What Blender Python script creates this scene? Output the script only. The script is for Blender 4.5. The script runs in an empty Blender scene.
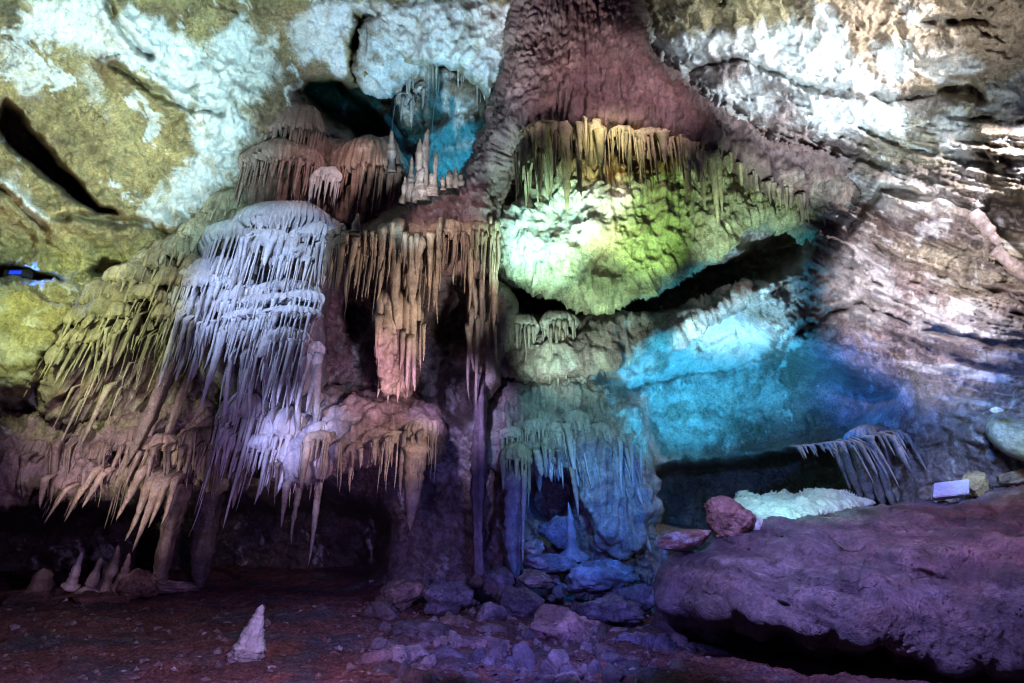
import bpy, math, random
import numpy as np
from mathutils import Vector

random.seed(7)
C = bpy.context.scene.collection
# ------------------------------------------------------------------ camera frame
PITCH = math.radians(22.0)
F = 720.0
CAM = np.array([0.0, 0.0, 1.6])
FW = np.array([0.0, math.cos(PITCH), math.sin(PITCH)])
UP = np.array([0.0, -math.sin(PITCH), math.cos(PITCH)])
RT = np.array([1.0, 0.0, 0.0])

def P(px, py, d):
    """a point of the cave at depth d metres along the view axis"""
    px = np.asarray(px, float); py = np.asarray(py, float); d = np.asarray(d, float)
    u = (px - 512.0) / F; v = (341.5 - py) / F
    return CAM + d[..., None] * (FW + u[..., None] * RT + v[..., None] * UP)

# ------------------------------------------------------------------ noise
_r = np.random.RandomState(3)
PERM = np.concatenate([_r.permutation(256)] * 3)
GR = _r.normal(size=(256, 3)); GR /= np.linalg.norm(GR, axis=1)[:, None]

def perlin(p):
    p = np.asarray(p, float)
    i = np.floor(p).astype(np.int64); f = p - i; i &= 255
    w = f * f * f * (f * (f * 6 - 15) + 10)
    out = 0.0
    for dx in (0, 1):
        for dy in (0, 1):
            for dz in (0, 1):
                h = PERM[PERM[PERM[i[..., 0] + dx] + ((i[..., 1] + dy) & 255)] + ((i[..., 2] + dz) & 255)]
                g = GR[h]
                dot = g[..., 0] * (f[..., 0] - dx) + g[..., 1] * (f[..., 1] - dy) + g[..., 2] * (f[..., 2] - dz)
                wx = w[..., 0] if dx else 1 - w[..., 0]
                wy = w[..., 1] if dy else 1 - w[..., 1]
                wz = w[..., 2] if dz else 1 - w[..., 2]
                out = out + dot * wx * wy * wz
    return out * 1.6

def fbm(p, octv=4, gain=0.5, lac=2.03, ridge=False):
    a, s, t = 1.0, 0.0, 0.0
    q = np.asarray(p, float)
    for k in range(octv):
        n = perlin(q + 17.3 * k)
        if ridge:
            n = 1 - 2 * np.abs(n)
        s = s + a * n; t += a; a *= gain; q = q * lac
    return s / t

def cells(p, seed=0):
    """distance to the nearest and second nearest scattered point"""
    p = np.asarray(p, float)
    i = np.floor(p).astype(np.int64)
    d1 = np.full(p.shape[:-1], 9.0); d2 = d1.copy()
    for dx in (-1, 0, 1):
        for dy in (-1, 0, 1):
            for dz in (-1, 0, 1):
                c = i + np.array([dx, dy, dz])
                h = PERM[PERM[PERM[(c[..., 0] + seed) & 255] + (c[..., 1] & 255)] + (c[..., 2] & 255)]
                q = c + 0.5 + 0.45 * GR[h]
                d = np.sqrt(((q - p) ** 2).sum(-1))
                m = d < d1
                d2 = np.where(m, d1, np.minimum(d2, d)); d1 = np.where(m, d, d1)
    return d1, d2

def sstep(a, b, x):
    t = np.clip((x - a) / (b - a), 0, 1)
    return t * t * (3 - 2 * t)

def seg_d(px, py, pts, closed=False):
    best = np.full(np.shape(px), 1e9); bx = np.zeros_like(best); by = np.zeros_like(best)
    n = len(pts)
    for k in range(n if closed else n - 1):
        x0, y0 = pts[k]; x1, y1 = pts[(k + 1) % n]
        L = (x1 - x0) ** 2 + (y1 - y0) ** 2 + 1e-9
        t = np.clip(((px - x0) * (x1 - x0) + (py - y0) * (y1 - y0)) / L, 0, 1)
        qx = x0 + t * (x1 - x0); qy = y0 + t * (y1 - y0)
        d = np.hypot(px - qx, py - qy)
        m = d < best
        best = np.where(m, d, best); bx = np.where(m, qx, bx); by = np.where(m, qy, by)
    return best, bx, by

def poly_sd(px, py, pts):
    """distance inside (+) or outside (-) an outline"""
    d, bx, by = seg_d(px, py, pts, True)
    ins = np.zeros(np.shape(px), bool)
    n = len(pts)
    for k in range(n):
        x0, y0 = pts[k]; x1, y1 = pts[(k + 1) % n]
        if y0 == y1: continue
        c = ((y0 > py) != (y1 > py)) & (px < (x1 - x0) * (py - y0) / (y1 - y0) + x0)
        ins ^= c
    return np.where(ins, d, -d), bx, by

def smooth_poly(pts, it=2):
    for _ in range(it):
        q = []
        for k in range(len(pts)):
            a = pts[k]; b = pts[(k + 1) % len(pts)]
            q.append((a[0] * .75 + b[0] * .25, a[1] * .75 + b[1] * .25))
            q.append((a[0] * .25 + b[0] * .75, a[1] * .25 + b[1] * .75))
        pts = q
    return pts

def tps(ctrl):
    c = np.array(ctrl, float); xy = c[:, :2] / 100.0; n = len(c)
    if n < 4:
        A = np.c_[np.ones(n), xy]
        w = np.linalg.lstsq(A, c[:, 2], rcond=None)[0]
        return lambda x, y: w[0] + w[1] * x / 100.0 + w[2] * y / 100.0
    def U(r2): return r2 * np.log(r2 + 1e-9)
    K = U(((xy[:, None] - xy[None]) ** 2).sum(-1)) + np.eye(n) * 0.02
    Q = np.c_[np.ones(n), xy]
    M = np.block([[K, Q], [Q.T, np.zeros((3, 3))]])
    s = np.linalg.solve(M, np.r_[c[:, 2], 0, 0, 0])
    def f(x, y):
        x = x / 100.0; y = y / 100.0
        o = s[n] + s[n + 1] * x + s[n + 2] * y
        for k in range(n):
            o = o + s[k] * U((x - xy[k, 0]) ** 2 + (y - xy[k, 1]) ** 2)
        return o
    return f

# ------------------------------------------------------------------ materials
def rock_mat(name, rough=0.55, bump=0.6, streak=0.0, spec=0.35, speck=0.25, wet=0.2, fine=1.0):
    """one limestone shader: the colour of the stone (tint) with mottling, mineral streaks and cracks"""
    m = bpy.data.materials.new(name); m.use_nodes = True
    nt = m.node_tree; N = nt.nodes; L = nt.links
    b = N['Principled BSDF']
    geo = N.new('ShaderNodeNewGeometry')
    at = N.new('ShaderNodeAttribute'); at.attribute_name = 'tint'
    def noise(scale, detail, rgh=0.6, vec=None, dist=0.0):
        n = N.new('ShaderNodeTexNoise'); n.inputs['Scale'].default_value = scale
        n.inputs['Detail'].default_value = detail; n.inputs['Roughness'].default_value = rgh
        n.inputs['Distortion'].default_value = dist
        L.new(vec if vec else geo.outputs['Position'], n.inputs['Vector']); return n.outputs['Fac']
    def math_(op, a, c, d=None):
        n = N.new('ShaderNodeMath'); n.operation = op
        for i, v in enumerate((a, c, d)):
            if v is None: continue
            if isinstance(v, (int, float)): n.inputs[i].default_value = v
            else: L.new(v, n.inputs[i])
        return n.outputs[0]
    def ramp(v, a, c):
        n = N.new('ShaderNodeMapRange'); n.inputs[1].default_value = a; n.inputs[2].default_value = c
        L.new(v, n.inputs[0]); return n.outputs[0]
    big = noise(1.1, 8, 0.62, dist=0.8)
    mid = noise(5.0, 8, 0.72, dist=0.6)
    fin = noise(24.0, 6, 0.75, dist=0.3)
    mp = N.new('ShaderNodeMapping'); mp.inputs['Scale'].default_value = (9, 9, 0.9)
    L.new(geo.outputs['Position'], mp.inputs['Vector'])
    st = noise(1.0, 6, 0.65, vec=mp.outputs[0], dist=0.8)
    def swing(n, lo, hi, a, c):      # value factor between a and c
        return math_('MULTIPLY_ADD', ramp(n, lo, hi), c - a, a)
    v = swing(big, 0.32, 0.68, 0.60, 1.18)
    v = math_('MULTIPLY', v, swing(mid, 0.34, 0.64, 0.60, 1.22))
    v = math_('MULTIPLY', v, swing(fin, 0.34, 0.64, 1 - 1.8 * speck, 1 + 1.3 * speck))
    pits = N.new('ShaderNodeTexVoronoi'); pits.inputs['Scale'].default_value = 16.0; L.new(geo.outputs['Position'], pits.inputs['Vector'])
    pit = math_('MULTIPLY', math_('SUBTRACT', 1.0, ramp(pits.outputs['Distance'], 0.10, 0.28)), ramp(noise(2.2, 3), 0.5, 0.62))
    v = math_('MULTIPLY', v, math_('SUBTRACT', 1.0, math_('MULTIPLY', pit, 0.5)))
    if streak:
        v = math_('MULTIPLY', v, swing(st, 0.32, 0.66, 1 - 1.6 * streak, 1 + streak))
    # hairline cracks and dark seams
    vein = math_('ABSOLUTE', math_('SUBTRACT', noise(1.7, 5, 0.6, dist=1.4), 0.5), None)
    seam = math_('MULTIPLY', math_('SUBTRACT', 1.0, ramp(vein, 0.0, 0.014)), ramp(noise(0.9, 3), 0.48, 0.62))
    v = math_('MULTIPLY', v, math_('SUBTRACT', 1.0, math_('MULTIPLY', seam, 0.65)))
    bw = N.new('ShaderNodeRGBToBW'); L.new(at.outputs['Color'], bw.inputs[0])
    keep = math_('MULTIPLY', ramp(bw.outputs[0], 0.35, 0.75), 0.55)
    v = math_('ADD', math_('MULTIPLY', v, math_('SUBTRACT', 1.0, keep)), keep)
    mx = N.new('ShaderNodeMix'); mx.data_type = 'RGBA'; mx.blend_type = 'MULTIPLY'
    mx.inputs[0].default_value = 1.0
    L.new(at.outputs['Color'], mx.inputs[6])
    cc = N.new('ShaderNodeCombineColor')
    hue = ramp(noise(2.6, 4, 0.6, dist=1.0), 0.3, 0.7)
    L.new(v, cc.inputs[0]); L.new(v, cc.inputs[1]); L.new(v, cc.inputs[2])
    L.new(cc.outputs[0], mx.inputs[7])
    m2 = N.new('ShaderNodeMix'); m2.data_type = 'RGBA'; m2.blend_type = 'MULTIPLY'
    L.new(math_('MULTIPLY', hue, 0.5), m2.inputs[0])
    L.new(mx.outputs[2], m2.inputs[6]); m2.inputs[7].default_value = (1.15, 0.92, 0.68, 1)
    L.new(m2.outputs[2], b.inputs['Base Color'])
    rr = math_('MULTIPLY_ADD', ramp(mid, 0.35, 0.65), wet, rough - wet * 0.5)
    L.new(rr, b.inputs['Roughness'])
    b.inputs['Specular IOR Level'].default_value = spec
    h = math_('ADD', math_('MULTIPLY', mid, 0.13), math_('MULTIPLY', fin, 0.035 * fine))
    h = math_('SUBTRACT', h, math_('MULTIPLY', seam, 0.04))
    h = math_('SUBTRACT', h, math_('MULTIPLY', pit, 0.03))
    if streak:
        h = math_('ADD', h, math_('MULTIPLY', st, 0.06))
    bp = N.new('ShaderNodeBump'); bp.inputs['Strength'].default_value = bump
    bp.inputs['Distance'].default_value = 1.0
    L.new(h, bp.inputs['Height']); L.new(bp.outputs[0], b.inputs['Normal'])
    return m

M_WALL = rock_mat('limestone_wall', 0.6, 0.75, 0.12)
M_FLOW = rock_mat('flowstone', 0.5, 0.5, 0.22, spec=0.45, speck=0.18)
M_DRIP = rock_mat('dripstone', 0.45, 0.4, 0.18, spec=0.5, speck=0.15)
M_ROCK = rock_mat('fallen_rock', 0.6, 0.8, 0.0)
M_BOULDER = rock_mat('clay_coated_limestone', 0.45, 0.9, 0.0, spec=0.45, speck=0.28)
M_SOIL = rock_mat('cave_soil', 0.75, 0.9, 0.0, spec=0.25, speck=0.4)
M_CALC = rock_mat('crystalline_calcite', 0.35, 0.7, 0.0, spec=0.6, speck=0.25)

# ------------------------------------------------------------------ mesh helpers
def empty(name, loc, label, cat, group=None):
    o = bpy.data.objects.new(name, None); C.objects.link(o)
    o.location = Vector(loc); o['label'] = label; o['category'] = cat
    if group: o['group'] = group
    o.empty_display_size = 0.2
    return o

def tag(o, label, cat, group=None):
    o['label'] = label; o['category'] = cat
    if group: o['group'] = group
    return o

def link(name, V, faces, mat, parent=None, tint=(0.3, 0.25, 0.2), smooth=True):
    V = np.asarray(V, float)
    org = Vector(parent.location) if parent else Vector((float(V[:, 0].mean()), float(V[:, 1].mean()), float(V[:, 2].min())))
    me = bpy.data.meshes.new(name)
    W = V - np.array(org)
    me.vertices.add(len(W)); me.vertices.foreach_set('co', W.astype(np.float32).ravel())
    fa = [np.asarray(f, np.int32) for f in (faces if isinstance(faces, list) else [faces]) if len(f)]
    tot = np.concatenate([np.full(len(f), f.shape[1], np.int32) for f in fa])
    idx = np.concatenate([f.ravel() for f in fa])
    me.loops.add(len(idx)); me.loops.foreach_set('vertex_index', idx)
    me.polygons.add(len(tot))
    me.polygons.foreach_set('loop_start', np.r_[0, np.cumsum(tot)[:-1]].astype(np.int32))
    me.polygons.foreach_set('loop_total', tot)
    me.update(calc_edges=True); me.validate()
    me.polygons.foreach_set('use_smooth', np.full(len(me.polygons), smooth))
    t = np.asarray(tint, float)
    if t.ndim == 1: t = np.tile(t[:3], (len(V), 1))
    ca = me.attributes.new('tint', 'FLOAT_COLOR', 'POINT')
    ca.data.foreach_set('color', np.c_[t[:, :3], np.ones(len(t))].astype(np.float32).ravel())
    me.materials.append(mat)
    o = bpy.data.objects.new(name, me); C.objects.link(o)
    if parent: o.parent = parent
    else: o.location = org
    return o

def normals(V, quads):
    a, b, c, d = (V[quads[:, k]] for k in range(4))
    n = np.cross(c - a, d - b)
    out = np.zeros_like(V)
    for k in range(4): np.add.at(out, quads[:, k], n)
    return out / (np.linalg.norm(out, axis=1)[:, None] + 1e-12)

def grid_faces(ny, nx):
    i = np.arange(ny * nx).reshape(ny, nx)
    return np.stack([i[:-1, :-1], i[1:, :-1], i[1:, 1:], i[:-1, 1:]], -1).reshape(-1, 4)

def mixc(a, b, t):
    return a + (np.asarray(b, float) - a) * t[:, None]

# ------------------------------------------------------------------ relief: a rock mass with its own outline, depth and thickness
def relief(name, outline, depth, thick, edge, mat, tint, parent=None, step=2.0, back=0.8, rough=0.12, rscale=1.0,
           flute=0.0, fscale=7.0, apex=None, nodules=0.0, nscale=3.0, warp=3.0, ledges=0.0, lscale=2.0, paint=None, smoothit=2, seed=0, shear=0.0, crag=0.0, cscale=2.0):
    poly = smooth_poly(outline, smoothit)
    xs = [p[0] for p in poly]; ys = [p[1] for p in poly]
    gx = np.arange(min(xs) - step, max(xs) + 2 * step, step); gy = np.arange(min(ys) - step, max(ys) + 2 * step, step)
    X, Y = np.meshgrid(gx, gy)
    sd, bx, by = poly_sd(X, Y, poly)
    keep = sd > -step * 0.9
    q = grid_faces(len(gy), len(gx))
    kf = keep.ravel()
    inn = (sd > 0).ravel()
    q = q[kf[q].all(1) & inn[q].any(1)]
    used = np.unique(q)
    re = np.full(X.size, -1); re[used] = np.arange(len(used)); q = re[q]
    x = X.ravel()[used]; y = Y.ravel()[used]; s = sd.ravel()[used]
    out = s <= 0
    x = np.where(out, bx.ravel()[used], x); y = np.where(out, by.ravel()[used], y); s = np.maximum(s, 0)
    # boundary vertices = those on an edge used once
    e = np.sort(np.concatenate([q[:, [0, 1]], q[:, [1, 2]], q[:, [2, 3]], q[:, [3, 0]]]), 1)
    key = e[:, 0].astype(np.int64) * 10_000_000 + e[:, 1]
    u, cnt = np.unique(key, return_counts=True)
    bnd = np.zeros(len(x), bool); bk = u[cnt == 1]
    bnd[(bk // 10_000_000)] = True; bnd[(bk % 10_000_000)] = True
    dfn = depth if callable(depth) else (tps(depth) if isinstance(depth, list) else (lambda a, b: np.full(np.shape(a), float(depth))))
    base = dfn(x, y)
    t = np.clip(s / edge, 0, 1)
    prof = 1 - np.sqrt(np.clip(1 - (1 - t) ** 2, 0, 1))
    df = base + thick * prof
    V = P(x, y, df)
    n = normals(V, q)
    dis = rough * fbm(V * rscale + seed, 5, 0.52)
    fade = np.where(bnd, 0.3, 1.0)
    if nodules:
        d1, d2 = cells(V * nscale + seed)
        dis = dis + nodules * (0.55 - d1)
    if flute:
        if apex is None:
            Vs = V.copy(); Vs[:, 0] -= shear * V[:, 2]
            fl = fbm(Vs * np.array([fscale, fscale, fscale * 0.10]) + seed, 3, 0.55, ridge=True)
        else:
            ang = np.arctan2(x - apex[0], y - apex[1]); r = np.hypot(x - apex[0], y - apex[1])
            fl = fbm(np.c_[ang * fscale * 4, r / 160.0, V[:, 1] * 0.4] + seed, 3, 0.6, ridge=True)
        dis = dis + flute * fl * sstep(0.0, 0.35, t)
    if crag:
        wq = V + 0.35 * np.c_[fbm(V * 1.2 + 80, 3), fbm(V * 1.2 + 90, 3), fbm(V * 1.2 + 95, 3)]
        dis = dis + crag * fbm(wq * cscale + 15 + seed, 6, 0.58, ridge=True)
    if ledges:
        zz = V[:, 2] * lscale + 0.7 * fbm(V * 0.8 + 5 + seed, 3)
        fr = zz - np.floor(zz)
        dis = dis + ledges * (fr - 0.5) * sstep(0, 0.3, t)
    V = V + n * (dis * fade)[:, None]
    tn = np.tile(np.asarray(tint, float)[:3], (len(x), 1))
    if paint: tn = paint(x, y, V, tn)
    # back side
    bi = np.full(len(x), -1); ib = np.where(~bnd)[0]
    bi[ib] = len(x) + np.arange(len(ib)); bi[bnd] = np.where(bnd)[0]
    Vb = P(x[ib], y[ib], (base + thick + back * (1 - prof))[ib])
    q2 = bi[q][:, ::-1]
    ok = ~bnd[q].all(1)
    V = np.r_[V, Vb]; tn = np.r_[tn, tn[ib]]
    return link(name, V, np.r_[q, q2[ok]], mat, parent, tn)

# ------------------------------------------------------------------ dripstone pieces
def spike_mesh(a, b, r0, seed=0, seg=9, rings=14, tip=0.12, flat=1.0, bulge=0.0, rib=0.12, flare=0.6, curve=0.04, embed=0.0, power=0.75):
    """a tapering stalactite or stalagmite from a (root) to b (tip)"""
    rs = np.random.RandomState(seed)
    a = np.asarray(a, float); b = np.asarray(b, float); ax = b - a; L = np.linalg.norm(ax); ax = ax / L
    e1 = np.array([1.0, 0, 0]); e1 = e1 - ax * e1.dot(ax); e1 /= np.linalg.norm(e1); e2 = np.cross(ax, e1)
    t = np.linspace(0, 1, rings)
    r = r0 * ((1 - t) ** power * (1 - tip) + tip * np.sqrt(np.clip(1 - t ** 6, 0, 1)))
    r = r * (1 + flare * np.exp(-t / 0.07)) * (1 + bulge * np.sin(t * math.pi * rs.uniform(2, 4) + rs.uniform(0, 6)))
    r = r * (1 + 0.10 * np.interp(t * (rings - 1), np.arange(rings), rs.normal(size=rings)))
    r[-1] = r0 * 0.02
    if embed: r = r * (0.45 + 0.55 * np.clip(t / 0.12, 0, 1))
    th = np.linspace(0, 2 * math.pi, seg, endpoint=False)
    ph = rs.uniform(0, 6.28); k = rs.randint(2, 5)
    off = curve * L * (t ** 1.5)[:, None] * (rs.normal() * e1 + rs.normal() * e2) * np.sin(t * 3)[:, None]
    ripple = 1 + rib * np.cos(k * th[None] + ph + 2 * t[:, None]) + 0.08 * rs.normal(size=(1, seg))
    off = off + np.array([0, 1.0, 0.25]) * (embed * np.clip(1 - t / 0.14, 0, 1) ** 1.5)[:, None]
    V = a + ax * (t * L)[:, None, None] + off[:, None] + (r[:, None] * ripple)[..., None] * (np.cos(th)[:, None] * e1 * flat + np.sin(th)[:, None] * e2)
    V = V.reshape(-1, 3)
    i = np.arange(rings * seg).reshape(rings, seg)
    q = np.stack([i[:-1], i[1:], np.roll(i[1:], -1, 1), np.roll(i[:-1], -1, 1)], -1).reshape(-1, 4)
    V = np.r_[V, [b + ax * r0 * 0.05 + off[-1]], [a + off[0]]]
    n = len(V)
    tr = np.array([[i[-1, k], n - 2, i[-1, (k + 1) % seg]] for k in range(seg)] + [[i[0, (k + 1) % seg], n - 1, i[0, k]] for k in range(seg)])
    return V, [q, tr]

SEED = [100]
def spike(name, x0, y0, x1, y1, d, wpx, tint, parent=None, d1=None, mat=None, **k):
    SEED[0] += 1
    a = P(x0, y0, d); b = P(x1, y1, d if d1 is None else d1)
    if y1 > y0: k.setdefault('embed', 0.24)
    V, f = spike_mesh(a, b, 0.5 * wpx * d / F, SEED[0], **k)
    rs = np.random.RandomState(SEED[0])
    tn = np.asarray(tint) * rs.uniform(0.82, 1.18)
    return link(name, V, f, mat or M_DRIP, parent, tn)

def fringe(parent, hem, d, n, lmin, lmax, wmin, wmax, tint, lean=0.0, name='stalactite', jit=3.0, dj=0.25, up=8, seed=0):
    """stalactites hanging along a hem; hem is a polyline in picture pixels, d its depth (number or list along the hem)"""
    rs = np.random.RandomState(1000 + seed)
    pts = np.array(hem, float); seg = np.hypot(*np.diff(pts, axis=0).T); cum = np.r_[0, np.cumsum(seg)]
    k = 0; nc = max(2, int(n / 4.5)); g = 0
    while k < n:
        qc = (g % nc + rs.uniform(0.0, 1.0)) / nc * cum[-1]; g += 1
        size = min(n - k, 1 + rs.poisson(3.2))
        yo = -abs(rs.normal()) * jit * 1.3; do = rs.uniform(-dj, dj)
        Lc = (lmin + (lmax - lmin) * rs.beta(1.0, 1.7)); wc = rs.uniform(wmin, wmax)
        for j in range(size):
            q = np.clip(qc + rs.normal() * (2.2 + 1.1 * size), 0, cum[-1])
            x = np.interp(q, cum, pts[:, 0]); y = np.interp(q, cum, pts[:, 1])
            dd = (np.interp(q, cum, d) if not np.isscalar(d) else d) + do + rs.uniform(-.08, .08)
            L = Lc * rs.uniform(0.35, 1.1) if j else Lc * 1.1
            w = wc * rs.uniform(0.45, 0.9) if j else wc * 1.15
            # verticals lean outward because the view is tilted up
            dx = ((x - 512) / 1900.0 + lean) * L + rs.normal() * 0.025 * L
            y0 = y - up + yo + rs.uniform(-4, 4)
            blade = rs.rand() < 0.22
            stub = rs.rand() < 0.14
            if stub: L *= 0.45
            elif rs.rand() < 0.14: w *= 1.6
            spike(name, x, y0, x + dx, y + L, dd - 0.006 * yo, w * (0.6 if blade else 1.0), tint, parent, d1=dd, bulge=0.10, flat=rs.uniform(1.7, 2.6) if blade else rs.uniform(0.8, 1.3), tip=0.8 if stub else rs.uniform(0.12, 0.4), power=rs.uniform(0.75, 1.4), embed=0.24, rings=16, rib=0.2)
            k += 1

STRANDS = {}
def flush(parent, name='fine_drips'):
    """the countless thin drips of a formation, one part"""
    L = STRANDS.pop(parent.name, [])
    if not L: return
    Vs, Q, T, tn, k = [], [], [], [], 0
    for V, (q, t), c in L:
        Vs.append(V); Q.append(q + k); T.append(t + k); tn.append(np.tile(c, (len(V), 1))); k += len(V)
    o = link(name, np.concatenate(Vs), [np.concatenate(Q), np.concatenate(T)], M_DRIP, parent, np.concatenate(tn)); o['kind'] = 'stuff'

def strand(parent, a, L, w, lean, tint, rs, embed=0.0, tip=0.3):
    SEED[0] += 1
    kind = rs.rand()
    if kind < 0.16: w *= 2.3; tip = 0.5
    elif kind < 0.30: L *= 0.45; tip = 0.8
    b = a + np.array([lean * L, 0.0, -L])
    V, f = spike_mesh(a, b, w * 0.5, SEED[0], seg=6, rings=9, tip=tip, flare=0.5, rib=0.12, curve=0.03, embed=embed, power=0.7, flat=rs.uniform(0.8, 1.4))
    STRANDS.setdefault(parent.name, []).append((V, f, np.asarray(tint) * rs.uniform(0.8, 1.15)))

def drape(parent, cx, top, w, dome, skirt, d, tint, nfl=None, lean=0.0, depth=0.7, name='drape', mat=None, gap=0.45, strands=1.0):
    """a rounded cap of flowstone whose fluted skirt ends in separate points"""
    SEED[0] += 1
    rs = np.random.RandomState(SEED[0])
    m = d / F
    R = 0.5 * w * m; H = dome * m; S = skirt * m
    if strands:
        c0 = P(cx, top + dome, d + R * depth * 0.8)
        for th_ in np.linspace(0.12, math.pi - 0.12, max(3, int(w / 3.5 * strands))):
            th_ += rs.normal() * 0.05
            out_ = 0.96 - 0.20 * rs.rand()
            a_ = c0 + np.array([math.cos(th_) * R * out_, -math.sin(th_) * R * out_ * depth, -0.02 * S + rs.uniform(-.1, .02) * S])
            strand(parent, a_, S * (0.45 + 0.75 * rs.beta(1.3, 1.5)), m * rs.uniform(1.3, 3.0), lean + (cx - 512) / 4200.0, np.asarray(tint) * 1.05, rs)
        S *= 0.38; H *= 1.25
    c = P(cx, top + dome, d + R * depth * 0.8)
    nfl = nfl or max(9, int(w / 2.3))
    sub = 6; n = nfl * sub
    th = np.linspace(0, 2 * math.pi, n, endpoint=False)
    wob = 0.25 * np.interp(np.arange(n) / n * 9 % 9, np.arange(10), np.r_[rs.normal(size=9), 0])
    fl = np.abs(np.cos(th * nfl / 2 + wob * 0.8))            # 1 at crest
    fs = np.repeat(rs.uniform(0.35, 1.0, nfl), sub); fs = np.roll(fs, sub // 2)
    crest = fl ** 1.4 * fs + (1 - fs) * 0.6
    tooth = np.repeat(rs.beta(0.8, 1.6, nfl), sub); tooth = np.roll(tooth, sub // 2)
    env = 0.65 + 0.35 * np.cos(th * 1.0 + rs.uniform(0, 6)) * 0.6 + 0.15 * np.cos(3 * th + rs.uniform(0, 6))
    ln = env * (1 - gap + gap * tooth * 1.5) * (0.72 + 0.28 * fl)
    nd = 9; ns = 14
    rows = []
    out = 1 + 0.10 * np.cos(2 * th + rs.uniform(0, 6)) + 0.07 * np.cos(3 * th + rs.uniform(0, 6)) + 0.05 * np.cos(5 * th + rs.uniform(0, 6))
    for k in range(nd):
        f = (k + 0.3) / nd * math.pi / 2
        r = math.sin(f) ** 0.9; z = math.cos(f)
        am = 0.04 + 0.20 * (k / nd) ** 1.3
        rr = R * r * out * (1 - am + am * crest)
        rows.append(np.c_[np.cos(th) * rr, -np.sin(th) * rr * depth, np.full(n, H * z) - 0.35 * H * (1 - np.cos(0.0)) + 0 * th])
    for k in range(1, ns + 1):
        t = k / ns
        am = 0.24 + 0.36 * t
        rr = R * out * (1 + 0.04 * math.sin(t * 2) - 0.14 * t * t) * (1 - am + am * crest)
        rows.append(np.c_[np.cos(th) * rr + lean * S * t, -np.sin(th) * rr * depth, -S * t * ln])
    V = np.array(rows)
    jit = fbm(V.reshape(-1, 3) * 4 / max(R, .2) * .35 + SEED[0], 3).reshape(V.shape[:2])
    V[..., 0] += jit * R * 0.10; V[..., 1] += jit * R * 0.22; V[:nd, :, 2] += jit[:nd] * H * 0.45
    V = V.reshape(-1, 3)
    nr = nd + ns
    i = np.arange(nr * n).reshape(nr, n)
    q = np.stack([i[:-1], i[1:], np.roll(i[1:], -1, 1), np.roll(i[:-1], -1, 1)], -1).reshape(-1, 4)
    V = np.r_[V, [[0, 0, H * 1.0]]] + c
    tr = np.array([[len(V) - 1, i[0, k], i[0, (k + 1) % n]] for k in range(n)])
    return link(name, V, [q, tr], mat or M_DRIP, parent, np.asarray(tint) * rs.uniform(0.9, 1.1))

def ico(level):
    import bmesh
    bm = bmesh.new(); bmesh.ops.create_icosphere(bm, subdivisions=level, radius=1.0)
    V = np.array([v.co[:] for v in bm.verts]); f = np.array([[v.index for v in fc.verts] for fc in bm.faces])
    bm.free(); return V, f
ICO5 = ico(5); ICO4 = ico(4); ICO3 = ico(3)

def rock(name, px, py, d, wpx, hpx, tint, label=None, cat='rock', group=None, parent=None, seed=0, cuts=9, rough=0.16, deep=None, rot=0.0, mat=None, tint2=None, lev=5, pit=0.0):
    """an angular fallen block: a ball cut by planes and weathered"""
    V, f = {5: ICO5, 4: ICO4, 3: ICO3}[lev]; V = V.copy()
    rs = np.random.RandomState(seed + 50)
    for _ in range(cuts):
        n = rs.normal(size=3); n /= np.linalg.norm(n); h = rs.uniform(0.55, 0.85)
        o = V @ n - h
        V = V - np.where(o > 0, o * 0.9, 0)[:, None] * n
    U = V / np.linalg.norm(V, axis=1)[:, None]
    V = V + U * (rough * fbm(V * 1.6 + seed * 3.1, 5, 0.55) + 0.35 * rough * fbm(V * 3.4 + seed, 4, 0.6, ridge=True))[:, None]
    if pit:
        d1, d2 = cells(V * 3.0 + seed); V = V - U * (pit * np.clip(0.45 - d1, 0, 1))[:, None]
    V = V / np.abs(V).max(0)
    m = d / F
    cr, sr = math.cos(rot), math.sin(rot)
    a, b, cz = 0.5 * wpx * m, (deep if deep else 0.4 * wpx * m), 0.5 * hpx * m
    V = V * np.array([a, b, cz])
    V = np.c_[V[:, 0] * cr - V[:, 2] * sr, V[:, 1], V[:, 0] * sr + V[:, 2] * cr]
    tn = np.tile(np.asarray(tint, float), (len(V), 1))
    if tint2 is not None:
        tn = mixc(tn, tint2, sstep(0.0, 0.25, fbm(V / a * 1.2 + seed, 4)))
    o = link(name, V + P(px, py, d), f, mat or M_ROCK, parent, tn)
    if label: tag(o, label, cat, group)
    return o

# ------------------------------------------------------------------ the ground
def floor_z(x, y): return -0.21 + 0.175 * y
def floor_d(px, py):
    u = (px - 512.0) / F; v = (341.5 - py) / F
    dirv = FW + u * RT + v * UP
    return (-0.21 - CAM[2] + 0.175 * CAM[1]) / (dirv[2] - 0.175 * dirv[1])

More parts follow.
